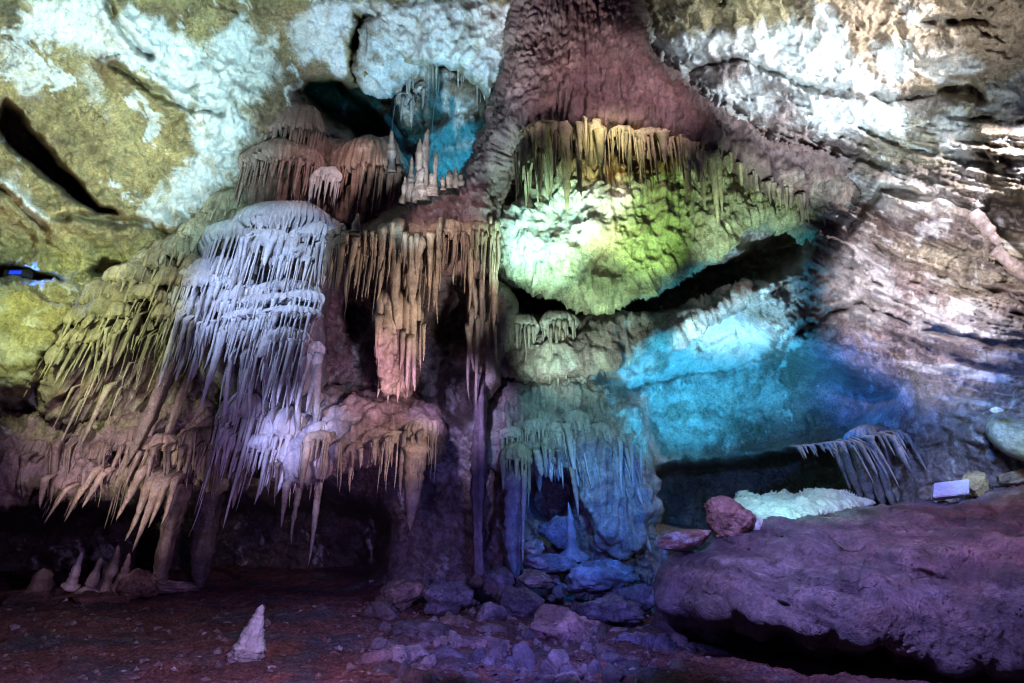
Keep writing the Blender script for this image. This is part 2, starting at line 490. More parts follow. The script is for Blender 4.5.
def build_floor():
    gx = np.r_[np.arange(-13, -10, 0.1), np.arange(-10, 4.5, 0.032), np.arange(4.5, 13.01, 0.1)]; gy = np.r_[np.arange(-3, 5.5, 0.25), np.arange(5.5, 13.5, 0.032), np.arange(13.5, 19, 0.1)]
    X, Y = np.meshgrid(gx, gy)
    Z = floor_z(X, Y)
    p = np.c_[X.ravel(), Y.ravel(), 0 * X.ravel()]
    n = 0.16 * fbm(p * 0.5, 5) + 0.09 * fbm(p * 2.2 + 9, 4) + 0.05 * fbm(p * 6, 4, 0.6, ridge=True) - 0.03 * np.clip(0.5 - cells(p * 5)[0], 0, 1)
    V = np.c_[X.ravel(), Y.ravel(), Z.ravel() + n]
    tn = np.tile(np.array([0.22, 0.10, 0.09]), (len(V), 1))
    tn = mixc(tn, (0.13, 0.115, 0.13), sstep(-0.1, 0.35, fbm(p * 1.1 + 4, 4)))
    tn = mixc(tn, (0.30, 0.13, 0.09), sstep(0.1, 0.5, fbm(p * 1.7 + 14, 4)))
    tn = mixc(tn, (0.34, 0.30, 0.27), sstep(0.25, 0.6, fbm(p * 5 + 24, 3)))
    o = link('cave_floor', V, grid_faces(len(gy), len(gx)), M_SOIL, None, tn); o['kind'] = 'structure'
    # loose gravel
    rs = np.random.RandomState(5); Vs = []; Fs = []; k0 = 0; Ts = []
    B, bf = ico(1)
    for k in range(6500):
        y = rs.uniform(6.6, 12.5); x = rs.uniform(-0.85 * y, 0.25 * y)
        r = 0.008 + 0.045 * rs.rand() ** 7
        v = B * (1 + 0.3 * rs.normal(size=(len(B), 1))) * r * rs.uniform(0.6, 1.3, 3)
        pz = np.array([[x, y, 0.0]])
        z = floor_z(x, y) + 0.16 * fbm(pz * 0.5, 5)[0] + 0.09 * fbm(pz * 2.2 + 9, 4)[0] + r * 0.3
        Vs.append(v + [x, y, z]); Fs.append(bf + k0); k0 += len(B)
        c = np.array([(0.30, 0.24, 0.22), (0.20, 0.10, 0.08), (0.45, 0.40, 0.38)][rs.choice(3, p=[.45, .35, .2])])
        Ts.append(np.tile(c, (len(B), 1)))
    g = link('gravel', np.concatenate(Vs), np.concatenate(Fs), M_SOIL, None, np.concatenate(Ts), smooth=False); g['kind'] = 'stuff'

# ------------------------------------------------------------------ the cave wall
OCHRE = (0.35, 0.27, 0.12); TAN = (0.36, 0.28, 0.20); CALC = (0.78, 0.80, 0.80); BROWN = (0.17, 0.11, 0.085); PINK = (0.34, 0.275, 0.265); GREY = (0.34, 0.31, 0.30)

WALL_CTRL = [(-400, -350, 8), (100, -350, 9), (550, -350, 10), (1000, -350, 9), (1400, -350, 7),
 (-450, 0, 8.5), (-450, 300, 9), (-450, 650, 9), (1450, 0, 7.5), (1450, 300, 7), (1450, 650, 7),
 (0, -60, 10.6), (200, -60, 12), (400, -60, 13.5), (560, -60, 13.6), (750, -60, 12.8), (1024, -60, 10.8),
 (0, 100, 12), (100, 100, 12.8), (200, 100, 13.6), (300, 60, 14), (400, 20, 14), (460, 60, 14.3), (600, 100, 14.8), (750, 80, 14), (900, 100, 13), (1024, 100, 11.8),
 (0, 220, 12.6), (100, 220, 13.6), (200, 200, 14.6), (300, 200, 15), (450, 220, 15), (600, 220, 14), (760, 200, 13.6), (900, 200, 12.8), (1024, 200, 11.8),
 (0, 330, 12.5), (100, 330, 13.6), (250, 330, 14.8), (400, 330, 15), (480, 330, 14.3), (560, 330, 13.7), (650, 330, 13.6), (760, 300, 13.1), (850, 300, 12.8), (950, 300, 12.1), (1024, 300, 11.5),
 (0, 430, 12.8), (150, 430, 14.2), (300, 430, 14.6), (450, 420, 14.5), (520, 420, 13.7), (600, 400, 13.5), (700, 400, 13.7), (800, 400, 13.5), (900, 380, 12.4), (1024, 400, 10.8),
 (0, 520, 14.6), (150, 520, 15.5), (300, 520, 15.5), (430, 500, 14.6), (500, 500, 13.8), (600, 500, 13.2), (640, 520, 13.2), (760, 500, 14), (900, 470, 12), (1024, 480, 10.5),
 (0, 600, 14.5), (150, 600, 15.3), (300, 600, 15.3), (450, 600, 14), (600, 600, 12.8), (760, 600, 12.5), (1024, 600, 10.5)]

# (outline, extra depth in metres, softness of its rim in pixels)
HOLLOWS = [
 ([(352, 5), (364, 60), (372, 80), (340, 78), (300, 84), (288, 98), (318, 122), (360, 140), (402, 152), (425, 180), (470, 186), (492, 150), (486, 96), (452, 62), (420, 68), (392, 58), (372, 20)], 2.2, 14),
 ([(296, 84), (345, 76), (352, 96), (382, 122), (400, 140), (372, 146), (330, 122)], 3.2, 7),
 ([(353, 8), (366, 60), (362, 84), (352, 80), (350, 40)], 2.4, 4),
 ([(0, 92), (22, 112), (60, 160), (92, 200), (122, 212), (98, 214), (60, 190), (24, 160), (0, 146)], 2.4, 6),
 ([(-60, 262), (20, 266), (58, 270), (66, 280), (-60, 282)], 1.6, 5),
 ([(84, 266), (110, 260), (138, 262), (134, 272), (92, 279)], 1.5, 5),
 ([(505, 285), (560, 300), (602, 304), (660, 284), (704, 264), (760, 240), (818, 230), (812, 256), (766, 282), (700, 306), (640, 320), (570, 318), (515, 316)], 1.5, 10),
 ([(585, 375), (650, 352), (700, 330), (738, 303), (752, 320), (772, 345), (850, 372), (905, 392), (880, 420), (848, 441), (760, 458), (664, 472), (640, 440), (630, 400)], 1.1, 20),
 ([(650, 466), (700, 462), (770, 454), (846, 440), (880, 470), (905, 500), (860, 540), (660, 540), (645, 500)], 2.6, 10),
 ([(528, 478), (556, 474), (576, 484), (574, 510), (552, 528), (534, 520)], 2.0, 7),
 ([(438, 372), (474, 366), (480, 400), (470, 430), (446, 420)], 1.6, 8),
 ([(340, 300), (368, 305), (372, 330), (350, 345)], 1.0, 8),
 ([(500, 352), (514, 348), (522, 368), (510, 382), (500, 372)], 1.2, 5),
 ([(548, 350), (562, 345), (568, 366), (558, 378)], 1.0, 4),
 ([(430, 310), (480, 300), (484, 345), (440, 350)], 1.0, 10),
 ([(478, 390), (492, 400), (494, 470), (488, 560), (478, 520), (476, 440)], 1.0, 5),
 ([(-80, 505), (60, 515), (120, 505), (230, 500), (330, 490), (390, 515), (384, 560), (350, 600), (330, 640), (-80, 620)], 2.6, 22),
 ([(0, 395), (30, 405), (44, 425), (0, 424)], 1.0, 6),
 ([(70, 395), (92, 400), (88, 440), (74, 455), (56, 440)], 1.2, 7),
 ([(930, 92), (960, 72), (985, 88), (990, 104), (960, 96)], 0.7, 6),
 ([(918, 20), (950, 12), (990, 20), (1000, 28), (960, 26), (930, 32)], 0.4, 6),
 ([(968, 200), (1040, 196), (1060, 290), (1010, 250)], 1.0, 10),
 ([(735, 236), (780, 226), (812, 234), (790, 246), (740, 250)], 0.7, 6),
]
CREASES = [([(104, 0), (118, 24), (140, 48), (152, 56)], 3, 0.35), ([(110, 62), (140, 85), (170, 100), (200, 110), (222, 110)], 3, 0.35),
 ([(590, 392), (630, 388), (700, 372), (770, 358)], 2.0, 0.10),
 ([(820, 92), (870, 102), (915, 96), (955, 92)], 4, 0.22),
 ([(690, 70), (740, 58), (800, 84), (850, 90)], 3, 0.3), ([(0, 190), (30, 215), (45, 230)], 3, 0.3), ([(60, 215), (130, 220), (190, 240)], 4, 0.4),
 ([(850, 230), (880, 190), (940, 195), (985, 215)], 3, 0.4), ([(800, 330), (860, 300), (920, 330), (1024, 345)], 3, 0.3)]

WHITE = [ # calcite sheets on the wall: outline, strength
 ([(20, 0), (100, 0), (130, 40), (100, 55), (60, 48), (30, 30)], 0.9), ([(0, 48), (14, 52), (30, 76), (40, 100), (24, 98), (10, 80)], 0.6),
 ([(80, 30), (130, 10), (180, 30), (220, 60), (215, 100), (180, 105), (140, 70)], 0.9), ([(85, 55), (100, 80), (110, 120), (98, 110), (84, 75)], 0.5),
 ([(200, 50), (240, 20), (270, 40), (275, 80), (245, 104), (215, 110), (170, 70)], 0.85), ([(290, 20), (330, 10), (322, 60), (300, 66)], 0.7), ([(195, 105), (235, 95), (250, 120), (220, 200), (185, 215), (160, 200), (195, 150)], 0.9),
 ([(138, 198), (165, 205), (182, 222), (150, 222)], 0.9), ([(0, 180), (16, 182), (45, 220), (40, 230), (18, 205)], 0.8),
 ([(325, 0), (520, 0), (505, 60), (490, 90), (460, 70), (420, 60), (395, 60), (375, 20), (350, 10), (345, 70), (310, 60), (305, 20)], 0.85),
 ([(380, 60), (430, 60), (440, 120), (430, 180), (415, 170), (380, 100)], 0.45),
 ([(640, 40), (720, 30), (800, 20), (850, 60), (880, 95), (820, 90), (770, 85), (730, 55), (690, 66)], 0.95),
 ([(816, 0), (832, 20), (860, 60), (884, 95), (866, 95), (840, 50)], 0.9), ([(788, 92), (850, 98), (910, 110), (908, 135), (830, 135), (800, 125)], 0.95),
 ([(880, 45), (905, 48), (912, 75), (895, 82), (882, 66)], 0.8), ([(898, 0), (915, 12), (925, 25), (905, 15)], 0.8), ([(905, 125), (960, 110), (985, 160), (990, 200), (960, 180), (930, 140)], 0.7),
 ([(1000, 90), (1040, 60), (1040, 160), (1000, 120)], 0.8), ([(690, 100), (740, 75), (780, 95), (760, 120), (710, 120)], 0.75),
 ([(820, 250), (870, 240), (900, 290), (880, 330), (830, 310)], 0.55), ([(900, 300), (990, 300), (1020, 330), (960, 340), (910, 330)], 0.5), ([(975, 345), (1024, 352), (1020, 362), (980, 356)], 0.9),
 ([(840, 180), (900, 175), (960, 200), (930, 215), (850, 205)], 0.6),
 ([(480, 325), (575, 315), (640, 320), (700, 318), (640, 350), (560, 365), (490, 350)], 0.6), ([(585, 376), (650, 356), (735, 305), (770, 345), (760, 365), (690, 375), (600, 395)], 0.75),
 ([(640, 400), (700, 385), (760, 370), (790, 400), (740, 440), (660, 465)], 0.45), ([(0, 285), (80, 285), (60, 350), (30, 400), (0, 395)], 0.6),
 ([(520, 420), (580, 400), (640, 440), (640, 490), (600, 470), (540, 470)], 0.45), ([(430, 440), (480, 420), (480, 480), (430, 480)], 0.5), ([(890, 380), (960, 370), (990, 420), (920, 430)], 0.35)]
ZONES = [ # (outline, colour, softness, strength)
 ([(-500, -400), (560, -400), (520, 100), (250, 110), (240, 240), (160, 260), (-500, 500)], OCHRE, 25, 1.0),
 ([(-60, 240), (160, 240), (110, 290), (50, 400), (-60, 430)], (0.36, 0.34, 0.14), 15, 0.9),
 ([(600, -300), (1400, -300), (1400, 120), (930, 110), (700, 40)], (0.36, 0.245, 0.16), 20, 1.0),
 ([(640, -100), (800, -100), (810, 20), (640, 50)], (0.36, 0.29, 0.15), 15, 0.8),
 ([(0, 0), (20, 0), (30, 40), (0, 50)], (0.10, 0.08, 0.05), 10, 0.9), ([(95, 55), (118, 50), (124, 66), (110, 75), (148, 85), (140, 90), (95, 72)], (0.22, 0.13, 0.05), 5, 0.9),
 ([(135, 0), (205, 0), (190, 25), (160, 38), (140, 20)], (0.24, 0.17, 0.08), 8, 0.9), ([(240, 10), (330, 0), (345, 60), (320, 75), (290, 85), (250, 60)], (0.34, 0.23, 0.12), 12, 0.7),
 ([(270, 60), (330, 70), (300, 100), (270, 140), (250, 130)], (0.26, 0.17, 0.10), 8, 0.9), ([(205, 0), (290, 0), (280, 30), (225, 40)], (0.36, 0.25, 0.12), 8, 0.9), ([(455, 10), (500, 8), (505, 50), (470, 60)], (0.38, 0.29, 0.16), 8, 0.8),
 ([(440, 70), (500, 70), (500, 130), (450, 110)], (0.34, 0.28, 0.12), 10, 0.8),
 ([(440, 0), (500, 0), (500, 30), (450, 40)], (0.38, 0.30, 0.2), 8, 0.6),
 ([(690, 105), (760, 112), (772, 142), (722, 136)], (0.34, 0.13, 0.09), 6, 0.85),
 ([(700, 110), (800, 110), (880, 160), (880, 230), (760, 200)], (0.20, 0.13, 0.12), 12, 0.6),
 ([(860, 110), (1100, 60), (1100, 300), (960, 300), (870, 240)], (0.40, 0.36, 0.25), 20, 0.8),
 ([(870, 210), (960, 215), (1000, 250), (880, 240)], (0.19, 0.15, 0.15), 8, 0.8),
 ([(500, 318), (650, 320), (745, 285), (735, 306), (640, 352), (580, 372), (500, 372)], (0.32, 0.24, 0.22), 8, 0.8),
 ([(505, 285), (602, 304), (704, 264), (818, 230), (766, 282), (640, 320), (515, 316)], (0.16, 0.115, 0.07), 8, 0.9),  # shade of the gap below the overhang, painted into the wall colour
 ([(760, 340), (860, 360), (910, 390), (880, 400), (780, 390)], (0.26, 0.20, 0.17), 10, 0.8),
 ([(0, 92), (22, 112), (60, 160), (92, 200), (122, 212), (98, 214), (60, 190), (24, 160), (0, 146)], (0.09, 0.045, 0.04), 5, 0.95),  # shade inside the fissure, painted into the stone tint
 ([(-100, 490), (400, 490), (400, 640), (-100, 640)], (0.13, 0.10, 0.09), 20, 0.9)]  # darkness of the grotto painted onto its back wall

def strata(x, y, W):
    """bedding of the right-hand slope, dipping to the right"""
    m = sstep(-10, 60, poly_sd(x, y, [(690, 100), (1000, 90), (1500, 60), (1500, 560), (960, 470), (900, 400), (840, 330), (790, 260), (770, 180)])[0])
    ca, sa = math.cos(math.radians(38)), math.sin(math.radians(38))
    wv = np.c_[fbm(W * 0.7, 3), fbm(W * 0.7 + 7, 3), fbm(W * 0.7 + 3, 3)]
    a = W[:, 0] * ca - W[:, 2] * sa; b = W[:, 0] * sa + W[:, 2] * ca
    q = np.c_[a * 0.28, W[:, 1] * 0.35, b * 2.3] + 0.22 * wv
    r = fbm(q, 5, 0.6, ridge=True)
    r2 = fbm(np.c_[a * 0.7, W[:, 1] * 0.6, b * 6.0] + 0.3 * wv + 40, 3, 0.6, ridge=True)
    lay = b * 1.5 + 0.9 * fbm(W * 0.6 + 2, 4); fr = lay - np.floor(lay)
    return m * (0.60 * r + 0.20 * r2 + 0.34 * (fr - 0.5) * sstep(-0.2, 0.3, fbm(W * 0.5 + 60, 3)))

def build_wall():
    gx = np.r_[np.arange(-460, -20, 10), np.arange(-20, 1044, 1.5), np.arange(1044, 1460, 10)]
    gy = np.r_[np.arange(-360, -16, 10), np.arange(-16, 620, 1.5), np.arange(620, 720, 10)]
    X, Y = np.meshgrid(gx, gy); x = X.ravel(); y = Y.ravel()
    d = tps(WALL_CTRL)(x, y)
    p0 = P(x, y, d)
    wx = x + 9 * fbm(p0 * 1.1, 4) + 4 * fbm(p0 * 4, 3); wy = y + 9 * fbm(p0 * 1.1 + 31, 4) + 4 * fbm(p0 * 4 + 11, 3)
    for poly, amt, soft in HOLLOWS:
        ww = 0.3 if poly[0] == (585, 375) else 1.0
        sd = poly_sd(x + ww * (wx - x), y + ww * (wy - y), smooth_poly(poly, 1))[0]
        d = d + amt * sstep(-soft * 0.5, soft, sd)
    for line, w, amt in CREASES:
        dd = seg_d(wx, wy, line)[0]
        d = d + amt * np.exp(-(dd / w) ** 2) - amt * 0.5 * np.exp(-((dd - 2.5 * w) / (2.5 * w)) ** 2)
    # lip under the dark recess and the roof of the blue alcove
    d = d - 0.5 * np.clip(poly_sd(x + 0.25 * (wx - x), y + 0.25 * (wy - y), [(588, 388), (650, 360), (706, 330), (738, 302), (756, 326), (774, 350), (735, 360), (690, 374), (640, 384)])[0] / 22, 0, 1)
    d = d - strata(x, y, p0)
    big = fbm(p0 * 0.55, 4) ; rg = fbm(p0 * 1.3 + 4, 5, 0.55, ridge=True)
    d1, d2 = cells(p0 * 0.9 + 0.5 * np.c_[big, big, big])
    ceil = sstep(250, 100, y) * sstep(560, 450, x)
    alc = sstep(-34, -4, poly_sd(x, y, HOLLOWS[7][0])[0])
    k = 1 - 0.55 * ceil - 0.6 * alc
    wq = p0 + 0.45 * np.c_[fbm(p0 * 1.2 + 80, 3), fbm(p0 * 1.2 + 90, 3), fbm(p0 * 1.2 + 95, 3)]
    crag = fbm(wq * 1.9 + 15, 6, 0.58, ridge=True)
    slot = np.exp(-(fbm(wq * 0.9 + 33, 3) / 0.035) ** 2) * sstep(0.0, 0.25, fbm(p0 * 0.7 + 44, 2))
    d = d - k * (0.40 * big + 0.22 * rg) - 0.22 * (d2 - d1) * (1 - 0.7 * ceil) * (1 - 0.7 * alc) - (0.26 - 0.19 * ceil - 0.19 * alc) * crag + 0.14 * slot * (1 - 0.5 * ceil) - 0.10 * (1 - 0.5 * alc) * fbm(p0 * 5, 5, 0.62) - 0.035 * fbm(p0 * 16, 3, 0.6)
    # vertical flow ribs on the calcite of the upper wall and in the middle
    for poly, amp, fs in (([(180, 60), (260, 70), (262, 200), (170, 230)], 0.28, 2.6), ([(470, 380), (650, 380), (660, 560), (470, 560)], 0.20, 3.0),
                          ([(700, 60), (900, 60), (900, 140), (700, 140)], 0.10, 3), ([(360, 0), (520, 0), (500, 190), (380, 180)], 0.26, 2.4), ([(0, 290), (100, 280), (60, 420), (0, 420)], 0.08, 3),
                          ([(560, 540), (660, 540), (650, 610), (550, 610)], 0.18, 4), ([(860, 380), (1024, 380), (1024, 500), (880, 500)], 0.10, 2.5)):
        mm = sstep(-12, 12, poly_sd(wx, wy, poly)[0])
        d = d - amp * mm * fbm(p0 * np.array([fs, fs, fs * 0.14]), 3, 0.6, ridge=True)
    V = P(x, y, d)
    # stone colours, with the shade of some recesses painted in
    t = np.tile(np.array(PINK), (len(x), 1))
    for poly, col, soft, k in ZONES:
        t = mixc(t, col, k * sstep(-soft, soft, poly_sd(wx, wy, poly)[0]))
    t = mixc(t, (0.20, 0.14, 0.10), 0.6 * sstep(0.1, 0.5, fbm(p0 * 1.4 + 50, 5, 0.6)))
    edge = 24 * fbm(np.c_[wq[:, 0] * 3.4 + wq[:, 2] * 0.8, wq[:, 1] * 1.5, wq[:, 2] * 1.1] + 20, 6, 0.66)
    cal = np.zeros(len(x))
    for poly, kk in WHITE:
        cal = np.maximum(cal, kk * sstep(-8, 7, poly_sd(wx, wy, poly)[0] + edge))
    run = fbm(np.c_[wq[:, 0] * 3.2, wq[:, 1] * 2, wq[:, 2] * 0.9] + 3, 5, 0.62)
    cal *= 0.5 + 0.5 * sstep(-0.36, -0.08, run)
    spl = fbm(np.c_[wq[:, 0] * 1.7, wq[:, 1], wq[:, 2] * 1.1] + 70, 6, 0.68)
    cal = np.maximum(cal, 0.75 * sstep(0.20, 0.30, spl) * (1 - 0.8 * sstep(640, 720, x) * sstep(110, 60, y)))
    t = mixc(t, (0.13, 0.085, 0.06), 0.75 * sstep(0.22, 0.34, fbm(wq * 1.5 + 120, 6, 0.68)) * (1 - cal))
    ca, sa = math.cos(math.radians(38)), math.sin(math.radians(38))
    bed = fbm(np.c_[(p0[:, 0] * ca - p0[:, 2] * sa) * 0.5, p0[:, 1] * 0.4, (p0[:, 0] * sa + p0[:, 2] * ca) * 3.4] + 0.25 * big[:, None] + 200, 5, 0.6)
    rm = sstep(-10, 50, poly_sd(x, y, [(780, 60), (1500, 0), (1500, 520), (960, 460), (900, 400), (840, 320), (800, 240)])[0])
    t = mixc(t, (0.16, 0.13, 0.135), 0.65 * rm * sstep(0.05, 0.3, -bed))
    cal = np.maximum(cal, 0.85 * rm * sstep(0.12, 0.28, bed))
    t = mixc(t, CALC, cal)
    t = mixc(t, (0.24, 0.20, 0.16), 0.7 * alc * sstep(0.0, 0.25, fbm(wq * 1.3 + 150, 6, 0.66)))
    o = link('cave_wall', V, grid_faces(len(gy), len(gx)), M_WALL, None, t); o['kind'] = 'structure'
    return o

# ------------------------------------------------------------------ the great formations
def mottled(c2, scale, lo, hi, k=1.0, off=0, aniso=1.0):
    def f(x, y, V, t):
        return mixc(t, c2, k * sstep(lo, hi, fbm(V * scale * np.array([1, 1, aniso]) + off, 4)))
    return f

def build_cone():
    ct = P(600, 200, 12.4)
    th = empty('flowstone_cone', ct, 'huge purple brown flowstone cone sweeping down from the roof with a pale dripping hem', 'flowstone')
    out = [(520, -90), (640, -90), (642, 40), (668, 74), (716, 112), (758, 142), (830, 156), (868, 182), (866, 226), (842, 234), (812, 214), (780, 198), (744, 180), (700, 156), (650, 138), (598, 132), (548, 132), (524, 148), (514, 180), (504, 226), (480, 250), (440, 238), (400, 232), (362, 236), (392, 214), (430, 200), (462, 178), (480, 140), (491, 100), (502, 60), (511, 20)]
    def pt(x, y, V, t):
        t = mixc(t, (0.34, 0.26, 0.23), 0.8 * sstep(-0.2, 0.3, fbm(V * 1.5 + 8, 4)) * sstep(110, 30, y))
        t = mixc(t, (0.32, 0.26, 0.21), 0.8 * sstep(770, 800, x) * sstep(168, 184, y + 8 * fbm(V * 3, 3)))
        t = mixc(t, (0.15, 0.085, 0.085), sstep(-0.1, 0.3, fbm(V * 2.2 + 2, 4)) * 0.8)
        return t
    relief('body', out, [(560, -90, 13.4), (640, -60, 13.4), (540, 60, 12.7), (620, 60, 12.5), (500, 170, 12.7), (600, 125, 11.7), (700, 140, 11.8), (850, 190, 12.4), (400, 222, 12.7), (450, 215, 12.5)], 1.5, 30,
           M_FLOW, (0.20, 0.13, 0.125), th, 1.5, 1.2, 0.26, 1.2, 0.13, 9.0, (575, -160), 0.05, 11.0, paint=pt, crag=0.12, cscale=4.0)
    # the yellow hem
    Y = (0.52, 0.45, 0.27)
    hem = [(520, 150), (535, 134), (560, 130), (600, 131), (650, 136), (700, 150), (740, 164)]
    fringe(th, hem, [12.1, 11.9, 11.7, 11.6, 11.6, 11.7, 11.9], 62, 18, 78, 4, 10, Y, -0.02, seed=1, up=6, jit=5)
    for (cx, top, w, dm, sk) in ((545, 122, 40, 10, 55), (575, 128, 26, 8, 40), (592, 124, 34, 9, 62), (622, 126, 30, 9, 48), (650, 128, 34, 9, 60), (682, 136, 34, 9, 50), (528, 142, 28, 9, 60)):
        drape(th, cx, top, w, dm, sk, 11.75, np.array(Y) * 0.85 if cx < 700 else (0.28, 0.22, 0.16), gap=0.7, depth=0.5)
    fringe(th, [(745, 178), (780, 194), (815, 212), (850, 230)], [11.9, 12.0, 12.2, 12.4], 22, 8, 26, 4, 8, (0.34, 0.26, 0.20), 0.03, seed=2)
    return th

def build_overhang():
    out = [(494, 262), (498, 226), (520, 200), (540, 178), (600, 160), (660, 150), (730, 166), (790, 182), (826, 206), (822, 230), (790, 232), (770, 222), (738, 230), (722, 246), (696, 262), (664, 280), (628, 298), (596, 304), (560, 292), (520, 282)]
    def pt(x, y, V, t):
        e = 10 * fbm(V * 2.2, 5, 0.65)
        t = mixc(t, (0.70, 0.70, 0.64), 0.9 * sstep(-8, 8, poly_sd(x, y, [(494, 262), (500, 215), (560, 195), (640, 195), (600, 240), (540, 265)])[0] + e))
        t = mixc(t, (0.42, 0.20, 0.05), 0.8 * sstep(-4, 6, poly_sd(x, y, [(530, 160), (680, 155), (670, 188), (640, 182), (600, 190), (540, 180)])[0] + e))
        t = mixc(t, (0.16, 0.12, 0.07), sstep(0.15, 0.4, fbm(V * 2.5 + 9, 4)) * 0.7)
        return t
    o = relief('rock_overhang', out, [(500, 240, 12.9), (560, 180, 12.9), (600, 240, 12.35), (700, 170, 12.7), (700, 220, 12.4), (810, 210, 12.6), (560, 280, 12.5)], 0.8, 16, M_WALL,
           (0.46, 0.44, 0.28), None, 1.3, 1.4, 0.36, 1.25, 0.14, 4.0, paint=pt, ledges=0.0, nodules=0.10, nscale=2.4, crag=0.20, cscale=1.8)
    tag(o, 'bright green lit rock overhang below the dripping cone hem', 'rock overhang')
    out = [(484, 350), (482, 322), (520, 316), (560, 322), (610, 318), (660, 316), (700, 304), (752, 282), (748, 298), (724, 318), (690, 338), (640, 356), (590, 374), (540, 380), (500, 372)]
    o = relief('rock_shelf', out, [(484, 350, 13.4), (560, 345, 12.9), (640, 335, 12.8), (750, 290, 12.9)], 0.8, 16, M_WALL, (0.38, 0.29, 0.26), None, 1.5, 1.2, 0.26, 1.4, 0.08, 4, crag=0.16,
               paint=mottled((0.60, 0.56, 0.46), 1.8, -0.1, 0.3, 0.8), nodules=0.06)
    tag(o, 'pinkish rock shelf with a dark gap above and blue alcove below', 'rock ledge')

def build_domes():
    for k, (cx, top, w, dm, sk, d, tn, lab) in enumerate((
        (326, 168, 34, 14, 34, 13.45, (0.58, 0.54, 0.54), 'small pale flowstone dome wedged between the two rounded brown domes'),
        (292, 106, 84, 36, 66, 14.2, (0.32, 0.20, 0.17), 'striped mauve flowstone curtain behind the two rounded domes'),
        (284, 143, 92, 30, 45, 13.7, (0.31, 0.20, 0.165), 'rounded brown flowstone dome above the white cascade'),
        (368, 138, 84, 42, 52, 13.6, (0.34, 0.19, 0.135), 'rust coloured flowstone dome with a fluted skirt beside the spiky stalagmites'))):
        t = empty('flowstone_dome', P(cx, top + dm + sk, d), lab, 'flowstone', 'rounded flowstone domes below the dark hollow')
        drape(t, cx, top, w, dm * 0.85, sk, d, tn, nfl=int(w / 3.0), name='cap', gap=0.45, depth=0.55, mat=M_FLOW, strands=1.3)
        if k == 3:
            relief('core', [(236, 190), (246, 160), (270, 136), (300, 128), (330, 140), (352, 142), (384, 138), (412, 160), (416, 200), (396, 222), (340, 226), (280, 216), (244, 212)], [(250, 190, 14.2), (300, 140, 14.4), (330, 200, 14.0), (400, 180, 14.1)], 0.7, 22, M_FLOW, (0.26, 0.16, 0.125), t, 1.5, 0.7, 0.20, 1.4, 0.22, 4.0, nodules=0.10, nscale=2.5)

def build_hollow():
    o = relief('rock_bulge', [(362, 22), (384, 8), (412, 30), (432, 58), (428, 78), (404, 84), (384, 98), (362, 92), (354, 64)], [(390, 50, 14.2), (365, 85, 14.8), (425, 70, 14.7)], 0.9, 18, M_WALL, (0.60, 0.62, 0.60), None, 1.3, 1.0, 0.34, 1.5, 0.10, 3,
           paint=mottled((0.28, 0.22, 0.15), 1.5, 0.05, 0.25, 0.9))
    tag(o, 'teal lit rock bulge hanging beside the black cleft under the roof', 'rock bulge')
    T = np.array((0.50, 0.50, 0.46))
    t = empty('dripstone_curtain', P(430, 185, 15.0), 'teal dripping curtain deep in the hollow between spiky stalagmites and great cone', 'dripstone')
    relief('core', [(392, 92), (440, 66), (484, 84), (490, 130), (470, 186), (428, 186), (412, 150), (398, 120)], [(400, 110, 15.6), (440, 90, 15.1), (480, 110, 14.9), (440, 180, 15.5)], 0.7, 18, M_FLOW, T * 0.8, t, 1.5, 0.8, 0.30, 1.5, 0.25, 3.0, paint=mottled((0.20, 0.15, 0.10), 1.3, -0.05, 0.15, 0.95))
    for (cx, top, w, dm, sk) in ((404, 92, 22, 8, 40), (424, 82, 26, 9, 50), (446, 72, 30, 9, 30), (468, 76, 26, 9, 30)):
        drape(t, cx, top, w, dm, sk, 15.0, T * 0.8, gap=0.8, depth=0.5, strands=0.5)
    fringe(t, [(400, 90), (430, 80), (470, 80), (488, 92)], 14.8, 18, 8, 30, 2, 4, T * 0.8, seed=71, jit=12)

